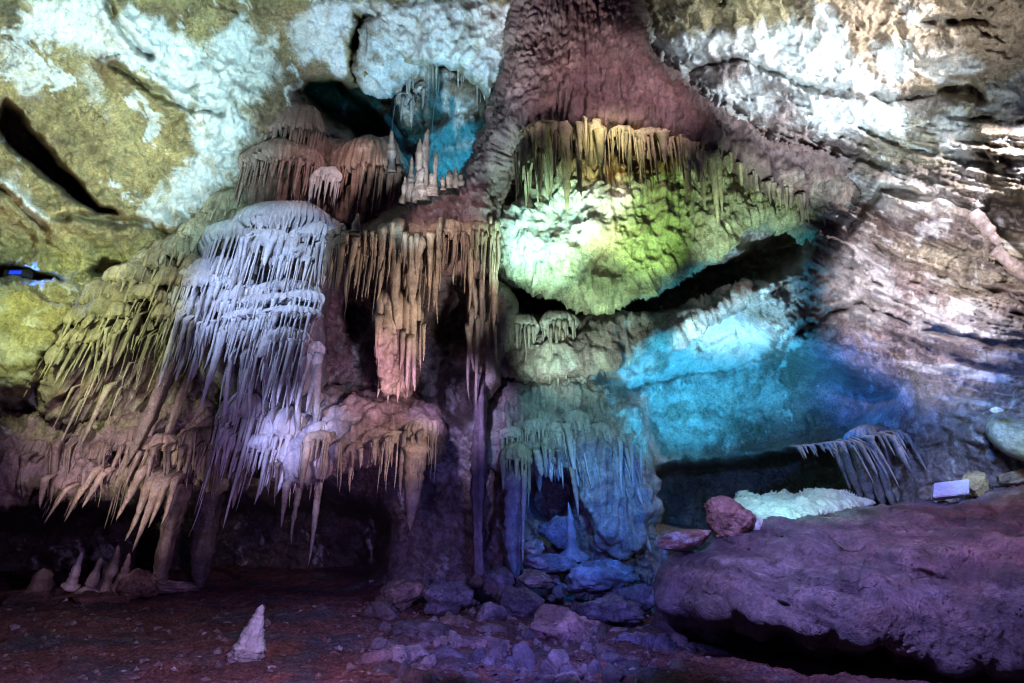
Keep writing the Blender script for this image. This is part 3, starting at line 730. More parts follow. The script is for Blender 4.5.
def build_cascade():
    W = np.array((0.62, 0.62, 0.62))
    t = empty('flowstone_cascade', P(270, 480, 12.9), 'pale blue white flowstone cascade of stacked caps and long fluted drips', 'flowstone')
    relief('core', [(186, 232), (230, 214), (290, 210), (345, 225), (340, 270), (328, 300), (326, 400), (330, 470), (290, 480), (236, 478), (232, 400), (190, 372), (172, 320), (176, 270)],
           [(190, 250, 13.6), (345, 250, 13.9), (250, 350, 13.4), (200, 360, 13.7), (280, 470, 13.2)], 1.1, 30, M_FLOW, W * 0.62, t, 2.0, 0.8, 0.12, 1.2, 0.10, 6, nodules=0.10)
    caps = [(292, 208, 118, 24, 78, 13.3, 1), (236, 224, 62, 14, 62, 13.2, 1), (268, 232, 54, 12, 60, 12.95, 1), (312, 226, 52, 14, 48, 13.0, .95), (296, 246, 50, 12, 54, 12.85, 1),
            (218, 262, 90, 20, 62, 13.0, 1), (196, 294, 34, 14, 70, 12.8, 1), (222, 290, 32, 13, 66, 12.7, 1), (248, 286, 40, 12, 74, 12.75, 1), (212, 276, 56, 12, 30, 12.75, 1), (186, 318, 26, 10, 60, 12.8, 1),
            (288, 283, 68, 11, 26, 12.75, 1), (302, 292, 44, 9, 26, 12.6, 1), (270, 297, 74, 10, 24, 12.55, 1), (262, 312, 88, 12, 32, 12.45, 1), (292, 308, 60, 9, 28, 12.4, 1),
            (250, 322, 72, 12, 70, 12.4, 1), (284, 330, 64, 10, 70, 12.35, 1), (310, 342, 30, 9, 62, 12.5, 1),
            (243, 396, 50, 16, 98, 12.35, .95), (262, 436, 40, 10, 48, 12.15, 1.1), (282, 412, 62, 24, 42, 12.3, 1.1), (296, 440, 60, 20, 34, 12.15, 1.1), (318, 424, 24, 8, 40, 12.2, 1)]
    for (cx, top, w, dm, sk, d, k) in caps:
        drape(t, cx, top, w, dm, sk, d, W * k, lean=-0.06, gap=0.55, depth=0.6)
    for (x0, y0, x1, y1, w) in ((232, 345, 224, 412, 5), (244, 345, 236, 404, 6), (256, 344, 250, 404, 5), (266, 346, 262, 402, 5), (278, 346, 272, 410, 6), (290, 346, 284, 416, 5), (302, 350, 300, 418, 8), (316, 360, 316, 412, 9)):
        spike('drip_column', x0, y0, x1, y1 + 14, 12.3, w, W, t, d1=12.35, tip=0.7)
    fringe(t, [(222, 430), (240, 450), (262, 452)], 12.2, 20, 25, 60, 4, 8, W, -0.1, seed=21)
    fringe(t, [(180, 320), (200, 330), (230, 330), (260, 330), (300, 335)], 12.6, 32, 30, 80, 3, 6, W, -0.12, seed=22)
    fringe(t, [(230, 240), (270, 245), (320, 250), (335, 250)], 12.9, 24, 20, 60, 3, 5.5, W, -0.1, seed=23)

def build_olive():
    O = np.array((0.38, 0.335, 0.22))
    t = empty('flowstone_slope', P(110, 420, 12.9), 'olive knobbly flowstone slope draping down left of the white cascade', 'flowstone')
    relief('core', [(216, 200), (252, 190), (268, 220), (240, 262), (196, 320), (200, 400), (160, 440), (110, 440), (70, 430), (34, 412), (44, 370), (72, 320), (112, 276), (160, 244)],
           [(240, 210, 14.0), (170, 260, 13.5), (100, 320, 12.8), (40, 400, 12.4), (190, 400, 13.8), (120, 420, 13.2)], 0.9, 24, M_FLOW, O * 0.8, t, 1.3, 0.8, 0.30, 1.0, 0.30, 3.6, nodules=0.14, nscale=3.0, shear=0.55,
           paint=mottled((0.16, 0.11, 0.07), 1.6, 0.0, 0.35, 0.8))
    caps = [(226, 196, 56, 16, 24, 13.7), (250, 208, 40, 12, 22, 13.6), (200, 222, 56, 16, 26, 13.4), (226, 236, 44, 12, 28, 13.3), (176, 240, 52, 14, 28, 13.2), (198, 256, 42, 12, 30, 13.1), (150, 254, 54, 14, 28, 13.1),
            (172, 270, 44, 12, 38, 12.9), (128, 268, 56, 14, 34, 12.9), (148, 286, 44, 12, 52, 12.75), (104, 284, 54, 14, 60, 12.7), (122, 304, 40, 11, 64, 12.55), (84, 306, 44, 12, 74, 12.5), (72, 330, 36, 10, 76, 12.4), (100, 330, 36, 10, 66, 12.45), (56, 346, 30, 9, 60, 12.3), (164, 306, 36, 10, 70, 12.7), (186, 300, 32, 10, 70, 12.8)]
    for (cx, top, w, dm, sk, d) in caps:
        drape(t, cx, top, w * 0.9, dm * 1.4, sk * (0.55 if sk > 45 else 0.8), d, O, lean=-0.16 if sk > 45 else -0.06, gap=0.75, depth=0.9, strands=0.6)
    for (x0, y0, x1, y1, w, d0, d1) in ((200, 296, 118, 474, 15, 12.9, 12.3), (206, 330, 160, 452, 11, 13.0, 12.5)):
        spike('flow_ridge', x0, y0, x1, y1, d0, w, (0.33, 0.27, 0.19), t, d1=d1, tip=0.7, curve=0.05, bulge=0.12, rings=26, seg=14, rib=0.22, flat=0.8, mat=M_FLOW)
    for k in range(44):
        rs = np.random.RandomState(900 + k)
        u = rs.rand(); x = 70 + 150 * u + rs.normal() * 10; y = 380 - 110 * u + rs.normal() * 22 + 10
        strand(t, P(x, y, 12.55 + 0.5 * u), rs.uniform(0.3, 1.3), 0.012 * rs.uniform(2.5, 5), -0.24 * rs.uniform(0.4, 1.1), O * 0.95, rs, embed=0.3)
    fringe(t, [(60, 360), (90, 350), (130, 345), (170, 340), (196, 345)], 12.6, 40, 15, 80, 2, 6, O * 0.9, -0.16, seed=31, jit=14)

def build_centre():
    B = np.array((0.40, 0.30, 0.20))
    t = empty('dripstone_canopy', P(415, 300, 12.3), 'brown dripstone canopy with a dense hem of stalactites left of the great cone', 'dripstone')
    relief('canopy_body', [(330, 262), (336, 240), (362, 220), (400, 202), (440, 186), (470, 180), (500, 196), (508, 232), (500, 268), (478, 282), (440, 272), (400, 280), (362, 272)],
           [(335, 250, 13.0), (420, 220, 12.8), (420, 265, 12.1), (490, 200, 13.0), (495, 255, 12.3)], 1.2, 26, M_FLOW, (0.27, 0.18, 0.15), t, 1.5, 1.0, 0.18, 1.4, 0.08, 7, nodules=0.14, nscale=3.2)
    fringe(t, [(332, 250), (360, 246), (390, 240), (420, 240), (450, 236), (480, 240), (504, 240)], [12.6, 12.2, 12.0, 11.9, 11.9, 12.0, 12.2], 70, 20, 92, 4, 11, B, 0.0, seed=41, up=10, jit=8)
    for (cx, top, w, dm, sk) in ((352, 236, 44, 12, 52), (384, 230, 46, 12, 64), (416, 226, 44, 12, 70), (448, 222, 44, 12, 52), (480, 222, 44, 12, 56), (430, 240, 30, 9, 60), (366, 244, 30, 9, 60)):
        drape(t, cx, top, w, dm, sk, 12.1, B * 0.95, gap=0.8, depth=0.5)
    t2 = empty('dripstone_column', P(400, 396, 12.2), 'tan bundle of fused stalactites hanging under the brown canopy onto the pink ledge', 'dripstone')
    relief('shaft', [(388, 272), (412, 272), (420, 306), (425, 346), (420, 376), (408, 398), (396, 392), (384, 398), (375, 370), (378, 330), (386, 300)], [(400, 275, 12.3), (400, 330, 12.0), (400, 390, 12.2)], 0.55, 14, M_DRIP, B * 1.2, t2, 1.0, 0.6, 0.08, 2.0, 0.16, 8.0)
    fringe(t2, [(378, 340), (400, 350), (424, 340)], 11.85, 14, 20, 56, 3, 6, B * 1.2, seed=46, up=8, jit=14)
    for (x0, x1, y1, w) in ((382, 376, 398, 9), (390, 388, 404, 10), (398, 397, 402, 11), (406, 406, 400, 10), (413, 415, 392, 9), (418, 421, 372, 6), (386, 381, 380, 7)):
        spike('stalactite', x0, 286, x1, y1, 11.95, w, B * 1.2, t2, d1=11.95, tip=0.35)
    P1 = np.array((0.40, 0.28, 0.25))
    t3 = empty('dripstone_ledge', P(360, 470, 11.9), 'smooth pinkish ledge with stalactites hanging along its lower rim', 'rock ledge')
    def pt(x, y, V, tt):
        return mixc(tt, (0.62, 0.60, 0.62), 0.9 * sstep(-20, 20, poly_sd(x, y, [(250, 480), (262, 400), (330, 395), (350, 420), (310, 480)])[0] + 14 * fbm(V * 2, 4)))
    relief('ledge_body', [(254, 468), (262, 436), (284, 404), (322, 388), (370, 388), (412, 394), (438, 414), (444, 446), (434, 470), (404, 462), (350, 470), (306, 482), (276, 484)],
           [(262, 450, 12.7), (330, 400, 13.0), (350, 455, 11.7), (430, 420, 12.6), (425, 455, 11.9)], 1.1, 24, M_FLOW, P1, t3, 1.2, 1.0, 0.20, 1.3, 0.06, 5, nodules=0.14, nscale=2.6, paint=pt, crag=0.12, cscale=2.4)
    fringe(t3, [(268, 474), (300, 472), (340, 462), (380, 452), (410, 448), (438, 458)], [12.0, 11.9, 11.7, 11.6, 11.6, 11.8], 60, 10, 58, 2.5, 6, (0.36, 0.28, 0.22), 0.0, seed=43, up=10, jit=6)
    for (cx, top, w, dm, sk) in ((420, 420, 40, 12, 56), (396, 432, 30, 9, 50), (318, 432, 28, 8, 44)):
        drape(t3, cx, top, w, dm, sk, 11.75, (0.42, 0.33, 0.24), gap=0.7, depth=0.55)
    o = spike('stalactite', 416, 436, 410, 530, 11.55, 24, (0.50, 0.38, 0.26), None, d1=11.5, tip=0.12, rings=24, seg=14, rib=0.2)
    tag(o, 'long thick tan stalactite pointing into the dark below the pink ledge', 'stalactite', 'long free hanging stalactites')

def build_lowerleft():
    B = np.array((0.36, 0.27, 0.20))
    t = empty('dripstone_shelf', P(120, 480, 12.4), 'mauve brown dripstone shelf over the dark grotto at lower left', 'dripstone')
    relief('shelf_body', [(-60, 420), (0, 412), (40, 408), (80, 430), (130, 418), (180, 404), (232, 414), (262, 436), (250, 470), (222, 486), (186, 478), (150, 478), (120, 492), (80, 498), (40, 490), (0, 500), (-60, 505)],
           [(-50, 460, 12.1), (20, 440, 12.6), (120, 440, 12.8), (180, 420, 13.3), (240, 450, 12.7), (60, 485, 12.2), (160, 470, 12.4)], 1.1, 22, M_FLOW, (0.33, 0.24, 0.21), t, 1.3, 1.0, 0.36, 1.2, 0.18, 4, nodules=0.14, nscale=2.4, shear=0.5, crag=0.14,
           paint=mottled((0.36, 0.33, 0.16), 1.3, -0.1, 0.3, 0.7))
    fringe(t, [(-10, 480), (20, 478), (50, 482), (90, 486), (120, 480), (150, 466), (190, 466), (230, 470), (256, 462)], [12.2, 12.2, 12.2, 12.1, 12.1, 12.0, 12.1, 12.3, 12.4], 56, 10, 60, 2.5, 7, B * 0.8, -0.14, seed=51, up=12, jit=12)
    for (x0, y0, x1, y1, w) in ((146, 470, 116, 520, 10), (156, 474, 124, 541, 11), (164, 476, 132, 552, 11), (172, 476, 148, 528, 8), (178, 478, 160, 526, 7), (100, 470, 74, 506, 8), (106, 474, 82, 508, 8), (46, 480, 40, 508, 8), (70, 490, 44, 524, 5), (84, 490, 64, 522, 6)):
        spike('stalactite', x0, y0 - 6, x1, y1, 11.9, w, B * 1.2, t, d1=11.8, tip=0.15)
    for (cx, top, w, dm, sk, k) in ((90, 446, 46, 12, 44, -.25), (40, 440, 50, 14, 40, -.15), (160, 436, 46, 12, 40, -.25), (200, 430, 44, 12, 46, -.15), (126, 432, 44, 12, 44, -.25), (70, 480, 40, 10, 30, -.2), (16, 460, 44, 12, 36, -.1), (236, 440, 34, 10, 40, -.1)):
        drape(t, cx, top, w, dm * 1.3, sk * 0.8, 12.3, B * 0.9, lean=k * 0.6, gap=0.8, depth=0.8, strands=0.7)
    for (x0, y0, x1, y1, d, w, lab) in ((288, 478, 281, 528, 11.8, 8, 'thin pale stalactite hanging in front of the black grotto, nearest the white cascade'), (300, 480, 292, 544, 12.1, 8, 'dim mauve stalactite hanging between the two thin pale ones over the grotto'), (320, 474, 308, 566, 12.3, 9, 'longest dim stalactite hanging over the black grotto'),
         (237, 470, 232, 509, 12.1, 11, 'white pointed stalactite at the foot of the white cascade')):
        tag(spike('stalactite', x0, y0, x1, y1, d, w, (0.42, 0.36, 0.30), None, tip=0.12, rings=20), lab, 'stalactite', 'long free hanging stalactites')
    # left shelf of yellow rock
    o = relief('rock_shelf', [(-60, 284), (0, 280), (60, 284), (112, 276), (100, 300), (70, 330), (48, 366), (36, 398), (16, 402), (-60, 400)], [(-50, 330, 12.0), (60, 300, 12.6), (20, 350, 12.0), (30, 390, 12.3)], 0.9, 22, M_WALL, (0.42, 0.38, 0.19), None, 1.5, 1.2, 0.42, 1.3, 0.08, 4,
           paint=mottled((0.66, 0.66, 0.52), 1.8, -0.05, 0.25, 0.9), nodules=0.08, ledges=0.08, lscale=2.0)
    tag(o, 'yellow green lit rock shelf at the left edge under the dark slit', 'rock ledge')

def build_uprights():
    G = 'stalagmites rising from the cave floor'
    c = empty('stalagmite_cluster', P(420, 196, 12.9), 'cluster of spiky tan stalagmites on the ridge between rust dome and great cone', 'stalagmites', 'spiky stalagmites on the ridge')
    for (x, yt, yb, w) in ((429, 128, 200, 9), (420, 138, 200, 9), (412, 156, 202, 9), (437, 152, 196, 7), (405, 176, 204, 8), (424, 166, 200, 10), (432, 172, 196, 9), (417, 180, 203, 8)):
        spike('stalagmite', x - 3, yb, x, yt, 12.8, w * 0.85, (0.23, 0.155, 0.125), c, flare=0.1, rings=30, power=0.6, d1=12.75, tip=0.65, bulge=0.32, rib=0.2)
    c = empty('stalagmite_cluster', P(454, 184, 12.9), 'low knobbly stalagmites beside the left flank of the great cone', 'stalagmites', 'spiky stalagmites on the ridge')
    for (x, yt, yb, w) in ((449, 170, 188, 8), (456, 167, 188, 7), (461, 174, 186, 7), (443, 176, 190, 6)):
        spike('stalagmite', x, yb, x, yt, 12.8, w, (0.23, 0.155, 0.125), c, flare=0.0, power=0.35, tip=0.6, bulge=0.25, rib=0.2)
    tag(spike('stalagmite', 392, 172, 392, 130, 13.5, 8, (0.24, 0.18, 0.16), None, tip=0.6, bulge=0.25, flare=0.0, power=0.4, rings=22), 'single small stalagmite on top of the rust coloured dome', 'stalagmite')
    tag(spike('stalagmite', 356, 232, 358, 213, 12.4, 9, (0.5, 0.36, 0.26), None, tip=0.3, bulge=0.1), 'short pale stalagmite on the upper left rim of the brown canopy', 'stalagmite')
    # grotto stalagmites
    for (x0, yb, x1, yt, d, w, tn, lab) in ((70, 588, 82, 552, 12.6, 11, (0.62, 0.55, 0.5), 'pale leaning stalagmite in the left grotto, whitest of the row'), (88, 592, 101, 557, 12.7, 13, (0.40, 0.33, 0.30), 'dull leaning stalagmite right of the pale one in the left grotto'),
           (104, 592, 118, 545, 13.0, 16, (0.26, 0.20, 0.18), 'broad dark stalagmite in the middle of the grotto row'), (118, 590, 129, 553, 12.6, 12, (0.36, 0.25, 0.2), 'brown stalagmite directly under the longest slanting stalactites'), (62, 608, 67, 598, 11.8, 7, (0.6, 0.5, 0.46), 'tiny pale stalagmite stub in front of the grotto row')):
        tag(spike('stalagmite', x0, yb, x1, yt, d, w, tn, None, tip=0.3, bulge=0.12, rings=18, seg=12, flare=0.9), lab, 'stalagmite', G)
    tag(spike('stalagmite', 36, 612, 44, 568, 12.8, 30, (0.24, 0.17, 0.13), None, tip=0.5, rings=18, seg=14), 'squat brown stalagmite mound at the far left of the grotto', 'stalagmite', G)
    tag(spike('column', 182, 476, 158, 596, 13.3, 22, (0.34, 0.25, 0.2), None, tip=0.75, bulge=0.12, rings=26, seg=16, rib=0.15), 'leaning mauve column joining the shelf and the grotto floor', 'column', 'columns')
    tag(spike('column', 212, 480, 200, 590, 14.5, 24, (0.2, 0.16, 0.15), None, tip=0.75, rings=24, seg=14), 'dark column deep in the left grotto behind the leaning one', 'column', 'columns')
    tag(spike('column', 480, 372, 486, 612, 12.9, 13, (0.20, 0.16, 0.19), None, d1=12.4, tip=0.85, bulge=0.28, rings=44, seg=18, rib=0.28, flare=0.9), 'slim dark purple column left of the pair in the middle', 'column', 'columns')
    c = empty('column', P(516, 580, 12.2), 'bluish fluted column with a thin drip, right of the slim dark one', 'column', 'columns')
    drape(c, 516, 446, 34, 14, 34, 12.2, (0.45, 0.42, 0.32), gap=0.6, name='cap')
    spike('shaft', 516, 462, 518, 580, 12.2, 17, (0.34, 0.34, 0.40), c, tip=0.8, rings=30, seg=16, rib=0.22)
    spike('drip', 524, 470, 523, 566, 11.95, 5, (0.55, 0.5, 0.45), c, tip=0.5, rings=20)
    tag(spike('stalactite', 572, 466, 578, 518, 12.3, 8, (0.42, 0.34, 0.28), None, tip=0.2), 'brown stalactite hanging over the small dark hole in the middle', 'stalactite', 'long free hanging stalactites')
    tag(spike('stalagmite', 573, 556, 568, 502, 12.0, 15, (0.36, 0.38, 0.42), None, tip=0.12, rings=20, seg=12, flare=1.4), 'blue lit pointed stalagmite in front of the small dark hole', 'stalagmite', G)
    # thin drips of the middle wall
    t = empty('dripstone_curtain', P(520, 380, 13.0), 'thin drip columns over the pinkish wall below the bright overhang', 'dripstone')
    relief('drip_wall', [(466, 300), (478, 278), (506, 284), (520, 300), (518, 330), (506, 352), (494, 400), (480, 402), (470, 350)], [(470, 330, 13.2), (500, 300, 12.8), (485, 390, 13.1)], 0.7, 16, M_FLOW, (0.50, 0.45, 0.36), t, 1.5, 0.8, 0.12, 1.5, 0.10, 6, nodules=0.08)
    for (x0, y0, x1, y1, w) in ((472, 300, 470, 400, 5), (478, 310, 476, 404, 5), (486, 316, 490, 372, 5), (494, 320, 497, 366, 4), (551, 322, 550, 384, 4), (556, 322, 558, 388, 4), (562, 326, 566, 380, 4), (466, 320, 474, 372, 6), (482, 260, 480, 330, 6), (470, 262, 474, 320, 7)):
        spike('drip_column', x0, y0, x1, y1, 12.7, w, (0.46, 0.38, 0.30), t, tip=0.5, rings=20)
    for (cx, top, w, dm, sk) in ((495, 290, 34, 10, 40), (558, 312, 40, 10, 30), (520, 316, 40, 10, 34)):
        drape(t, cx, top, w, dm, sk, 12.9, (0.52, 0.48, 0.40), gap=0.7, depth=0.5)
    t = empty('flowstone_curtain', P(560, 470, 12.6), 'blue lit ribbed flowstone curtain above the small dark hole', 'flowstone')
    B = np.array((0.44, 0.44, 0.42))
    relief('core', [(480, 452), (486, 404), (516, 384), (560, 376), (600, 384), (634, 408), (652, 450), (658, 500), (652, 556), (612, 556), (590, 520), (576, 486), (562, 470), (536, 472), (520, 486), (500, 478)], [(500, 440, 13.1), (600, 420, 13.0), (560, 450, 12.6), (640, 500, 12.5), (610, 520, 12.3)], 0.7, 18, M_FLOW, B * 0.8, t, 1.3, 0.8, 0.30, 1.6, 0.20, 3.5, nodules=0.12, nscale=3, paint=mottled((0.30, 0.22, 0.22), 1.6, 0, 0.3, 0.6))
    for (cx, top, w, dm, sk, k) in ((512, 428, 26, 8, 40, 0), (534, 420, 26, 8, 50, 0), (556, 424, 24, 8, 44, .1), (578, 412, 26, 8, 60, .15), (600, 424, 24, 8, 60, .2), (622, 436, 22, 8, 60, .2), (548, 446, 30, 8, 26, .1), (600, 470, 22, 8, 60, .35), (624, 490, 20, 8, 50, .3)):
        drape(t, cx, top, w, dm, sk, 12.7, B, lean=k, gap=0.8, depth=0.35)
    fringe(t, [(500, 452), (530, 462), (560, 462), (590, 470), (640, 480)], 12.45, 40, 10, 55, 2.5, 5, B, 0.15, seed=61, jit=16)
    # right drips
    t = empty('dripstone_fringe', P(880, 495, 11.6), 'fan of slanting stalactites at the right mouth of the blue alcove', 'dripstone')
    for k in range(40):
        rs = np.random.RandomState(700 + k); x = rs.uniform(796, 905); y = np.interp(x, [796, 850, 905], [446, 440, 428])
        strand(t, P(x, y, 12.0 - (x - 796) * 0.004), rs.uniform(0.1, 0.55) * (1.6 if x > 850 else 0.5), 0.012 * rs.uniform(2.5, 6), 0.35, (0.30, 0.27, 0.26), rs, embed=0.3)
    drape(t, 872, 428, 56, 12, 18, 12.0, (0.22, 0.20, 0.19), gap=0.6, name='lip', depth=0.5)
    for (x0, y0, x1, y1, w) in ((840, 442, 862, 494, 7), (850, 440, 874, 496, 9), (860, 438, 884, 498, 9), (868, 436, 893, 498, 10), (878, 434, 904, 500, 8), (888, 432, 914, 502, 8), (834, 446, 850, 482, 5)):
        spike('stalactite', x0, y0, x1, y1 + 8, 11.95, w * 1.3, (0.34, 0.28, 0.27), t, d1=12.05, tip=0.7, rings=24, bulge=0.15, rib=0.3, embed=0.4)
    # broken dripstone rods on the right slope
    for (x0, y0, x1, y1, w, lab) in ((972, 212, 1000, 246, 13, 'upper broken pinkish stalactite lying on the right slope'), (994, 250, 1034, 282, 14, 'lower broken pinkish stalactite lying on the right slope')):
        tag(spike('broken_stalactite', x0, y0, x1, y1, 10.9, w, (0.40, 0.32, 0.29), None, d1=10.8, embed=0.0, tip=0.85, bulge=0.1, seg=14, rings=18, flare=0.1), lab, 'stalactite', 'broken stalactites on the right slope')

def build_rocks():
    # the big boulder in front
    def pt(x, y, V, t):
        t = mixc(t, (0.28, 0.085, 0.055), 0.75 * sstep(-0.05, 0.3, fbm(V * np.array([.7, .7, 2.0]) + 6, 4)) * np.maximum(sstep(860, 960, x) * sstep(560, 500, y), 0.25))
        t = mixc(t, (0.11, 0.085, 0.10), 0.8 * sstep(0.05, 0.3, fbm(V * np.array([1.0, 1.0, 2.2]) + 31, 5, 0.6)))
        return mixc(t, (0.46, 0.38, 0.36), 0.6 * sstep(0.15, 0.4, fbm(V * 2.2 + 3, 5)))
    def pts(x, y, V, t):
        t = pt(x, y, V, t)
        q = np.c_[(V[:, 0] * 0.8 - V[:, 2] * 0.5) * 0.7, V[:, 1] * 0.8, (V[:, 2] * 0.9 + V[:, 0] * 0.42) * 3.2] + 0.3 * fbm(V, 3)[:, None]
        t = mixc(t, (0.08, 0.06, 0.075), 0.75 * sstep(0.02, 0.25, fbm(q + 9, 5, 0.6)))
        return mixc(t, (0.36, 0.28, 0.30), 0.55 * sstep(0.08, 0.3, fbm(q + 29, 5, 0.6)))
    bt = tps([(660, 600, 8.4), (712, 540, 8.9), (760, 530, 9.2), (868, 505, 9.7), (980, 500, 9.5), (1200, 500, 8.6), (720, 580, 8.0), (800, 570, 7.8), (900, 560, 7.6), (1020, 560, 7.2), (1200, 560, 6.6),
        (750, 640, 7.35), (900, 635, 6.95), (1020, 630, 6.65), (1200, 640, 6.0), (700, 700, 7.7), (760, 700, 7.35), (900, 700, 7.0), (1020, 700, 6.75), (1200, 740, 6.1)])
    def boulder_d(x, y):
        d = bt(x, y)
        lip = np.interp(x, [650, 690, 760, 840, 920, 1000, 1100, 1260], [596, 618, 630, 644, 662, 674, 690, 730])
        d = d + 1.3 * sstep(-14, 16, y - lip + 6 * np.sin(x * 0.045) + 4 * np.sin(x * 0.13))
        for ln in ([(832, 548), (868, 558), (905, 574), (930, 580)], [(930, 556), (968, 574), (1016, 570)], [(866, 586), (898, 614), (906, 656)], [(700, 590), (740, 600), (770, 596)], [(940, 530), (1000, 522), (1040, 530)]):
            d = d + 0.13 * np.exp(-(seg_d(x + 5 * np.sin(y * 0.21), y + 3 * np.sin(x * 0.17), ln)[0] / 2.2) ** 2)
        for (sx, sy, a, b, k) in ((762, 540, 12, 6, .22), (802, 531, 13, 6, .22), (744, 553, 15, 5, .2), (786, 549, 12, 7, .2), (832, 543, 18, 7, .2), (700, 566, 12, 6, .15), (880, 562, 24, 7, .2), (930, 577, 26, 6, .2), (782, 604, 10, 4, .2), (990, 560, 30, 6, .18), (850, 600, 26, 6, .15), (960, 530, 26, 5, .16), (720, 600, 16, 8, .12)):
            d = d + k * np.exp(-((x - sx) / a) ** 2 - ((y - sy - 0.25 * (x - sx)) / b) ** 2)
        return d
    o = relief('boulder', [(650, 690), (656, 620), (656, 574), (674, 552), (712, 542), (760, 528), (820, 515), (868, 507), (930, 505), (980, 499), (1040, 488), (1140, 480), (1260, 560), (1260, 760), (1000, 780), (800, 760), (680, 740)],
       boulder_d, 0.7, 22, M_BOULDER,
       (0.22, 0.165, 0.18), None, 1.5, 1.6, 0.24, 0.9, 0.035, 2.2, paint=pts, nodules=0.18, nscale=1.3, shear=-1.6, crag=0.12, cscale=0.9)
    tag(o, 'huge sloping purple red boulder filling the lower right foreground', 'boulder')
    rock('fallen_rock', 726, 517, 9.15, 60, 44, (0.56, 0.33, 0.27), 'knobbly reddish rock perched on the big boulder', group='rocks on the big boulder', seed=3, rough=0.32, cuts=5)
    rock('fallen_rock', 684, 538, 8.9, 54, 25, (0.42, 0.24, 0.19), 'flat reddish rock with a white face at the left end of the big boulder', group='rocks on the big boulder', seed=5, rot=0.25, tint2=(0.7, 0.7, 0.75))
    rock('fallen_rock', 976, 484, 10.1, 26, 30, (0.55, 0.45, 0.22), 'small yellow rock beside the pale lilac block', group='rocks on the big boulder', seed=8, lev=4)
    import bmesh
    bm = bmesh.new(); bmesh.ops.create_cube(bm, size=1.0)
    bmesh.ops.scale(bm, vec=(0.50, 0.34, 0.20), verts=bm.verts)
    for v in bm.verts: v.co.x += 0.45 * v.co.y + 0.25 * v.co.z; v.co.z += 0.10 * v.co.x
    bmesh.ops.bevel(bm, geom=bm.edges[:], offset=0.012, segments=2, affect='EDGES')
    bmesh.ops.subdivide_edges(bm, edges=bm.edges[:], cuts=3, use_grid_fill=True)
    bmesh.ops.triangulate(bm, faces=bm.faces[:]); bm.verts.index_update()
    V = np.array([v.co[:] for v in bm.verts]); fcs = np.array([[v.index for v in f.verts] for f in bm.faces]); bm.free()
    V = V + 0.02 * fbm(V * 6, 3)[:, None]
    tag(link('stone_block', V + P(950, 490, 10.0), fcs, M_CALC, None, (0.74, 0.74, 0.82), smooth=False), 'pale lilac flat block lying behind the crest of the big boulder', 'rock')
    rock('fallen_rock', 1020, 478, 10.0, 66, 18, (0.30, 0.25, 0.18), 'long low brown rock under the green basin', group='rocks on the big boulder', seed=13, rot=0.15)
    o = relief('calcite_bank', [(735, 524), (732, 500), (742, 491), (758, 499), (768, 493), (784, 496), (800, 494), (818, 490), (836, 489), (852, 497), (880, 504), (850, 512), (820, 516), (790, 526), (760, 534)], [(740, 510, 9.8), (800, 505, 10.1), (870, 505, 10.2)], 0.45, 12, M_CALC, (0.76, 0.82, 0.78), None, 0.8, 0.6, 0.12, 2.5, nodules=0.10, nscale=3.0, crag=0.07, cscale=3.0, smoothit=1)
    tag(o, 'glowing pale aqua bank of crystalline calcite behind the big boulder', 'calcite bank')
    # green basin at the right edge
    t = empty('rimstone_basin', P(1015, 450, 9.5), 'grey green rimstone basin at the right edge above the boulder', 'rimstone basin')
    relief('rim', [(984, 436), (985, 420), (994, 411), (1008, 414), (1020, 420), (1060, 408), (1110, 408), (1110, 476), (1040, 466), (1004, 455)], [(990, 430, 9.7), (1030, 440, 9.4), (1100, 440, 9.1)], 0.5, 14, M_WALL, (0.42, 0.46, 0.34), t, 1.2, 0.6, 0.06, 2)
    rock('stone', 997, 410, 9.6, 13, 7, (0.8, 0.8, 0.8), parent=t, seed=2, lev=3)
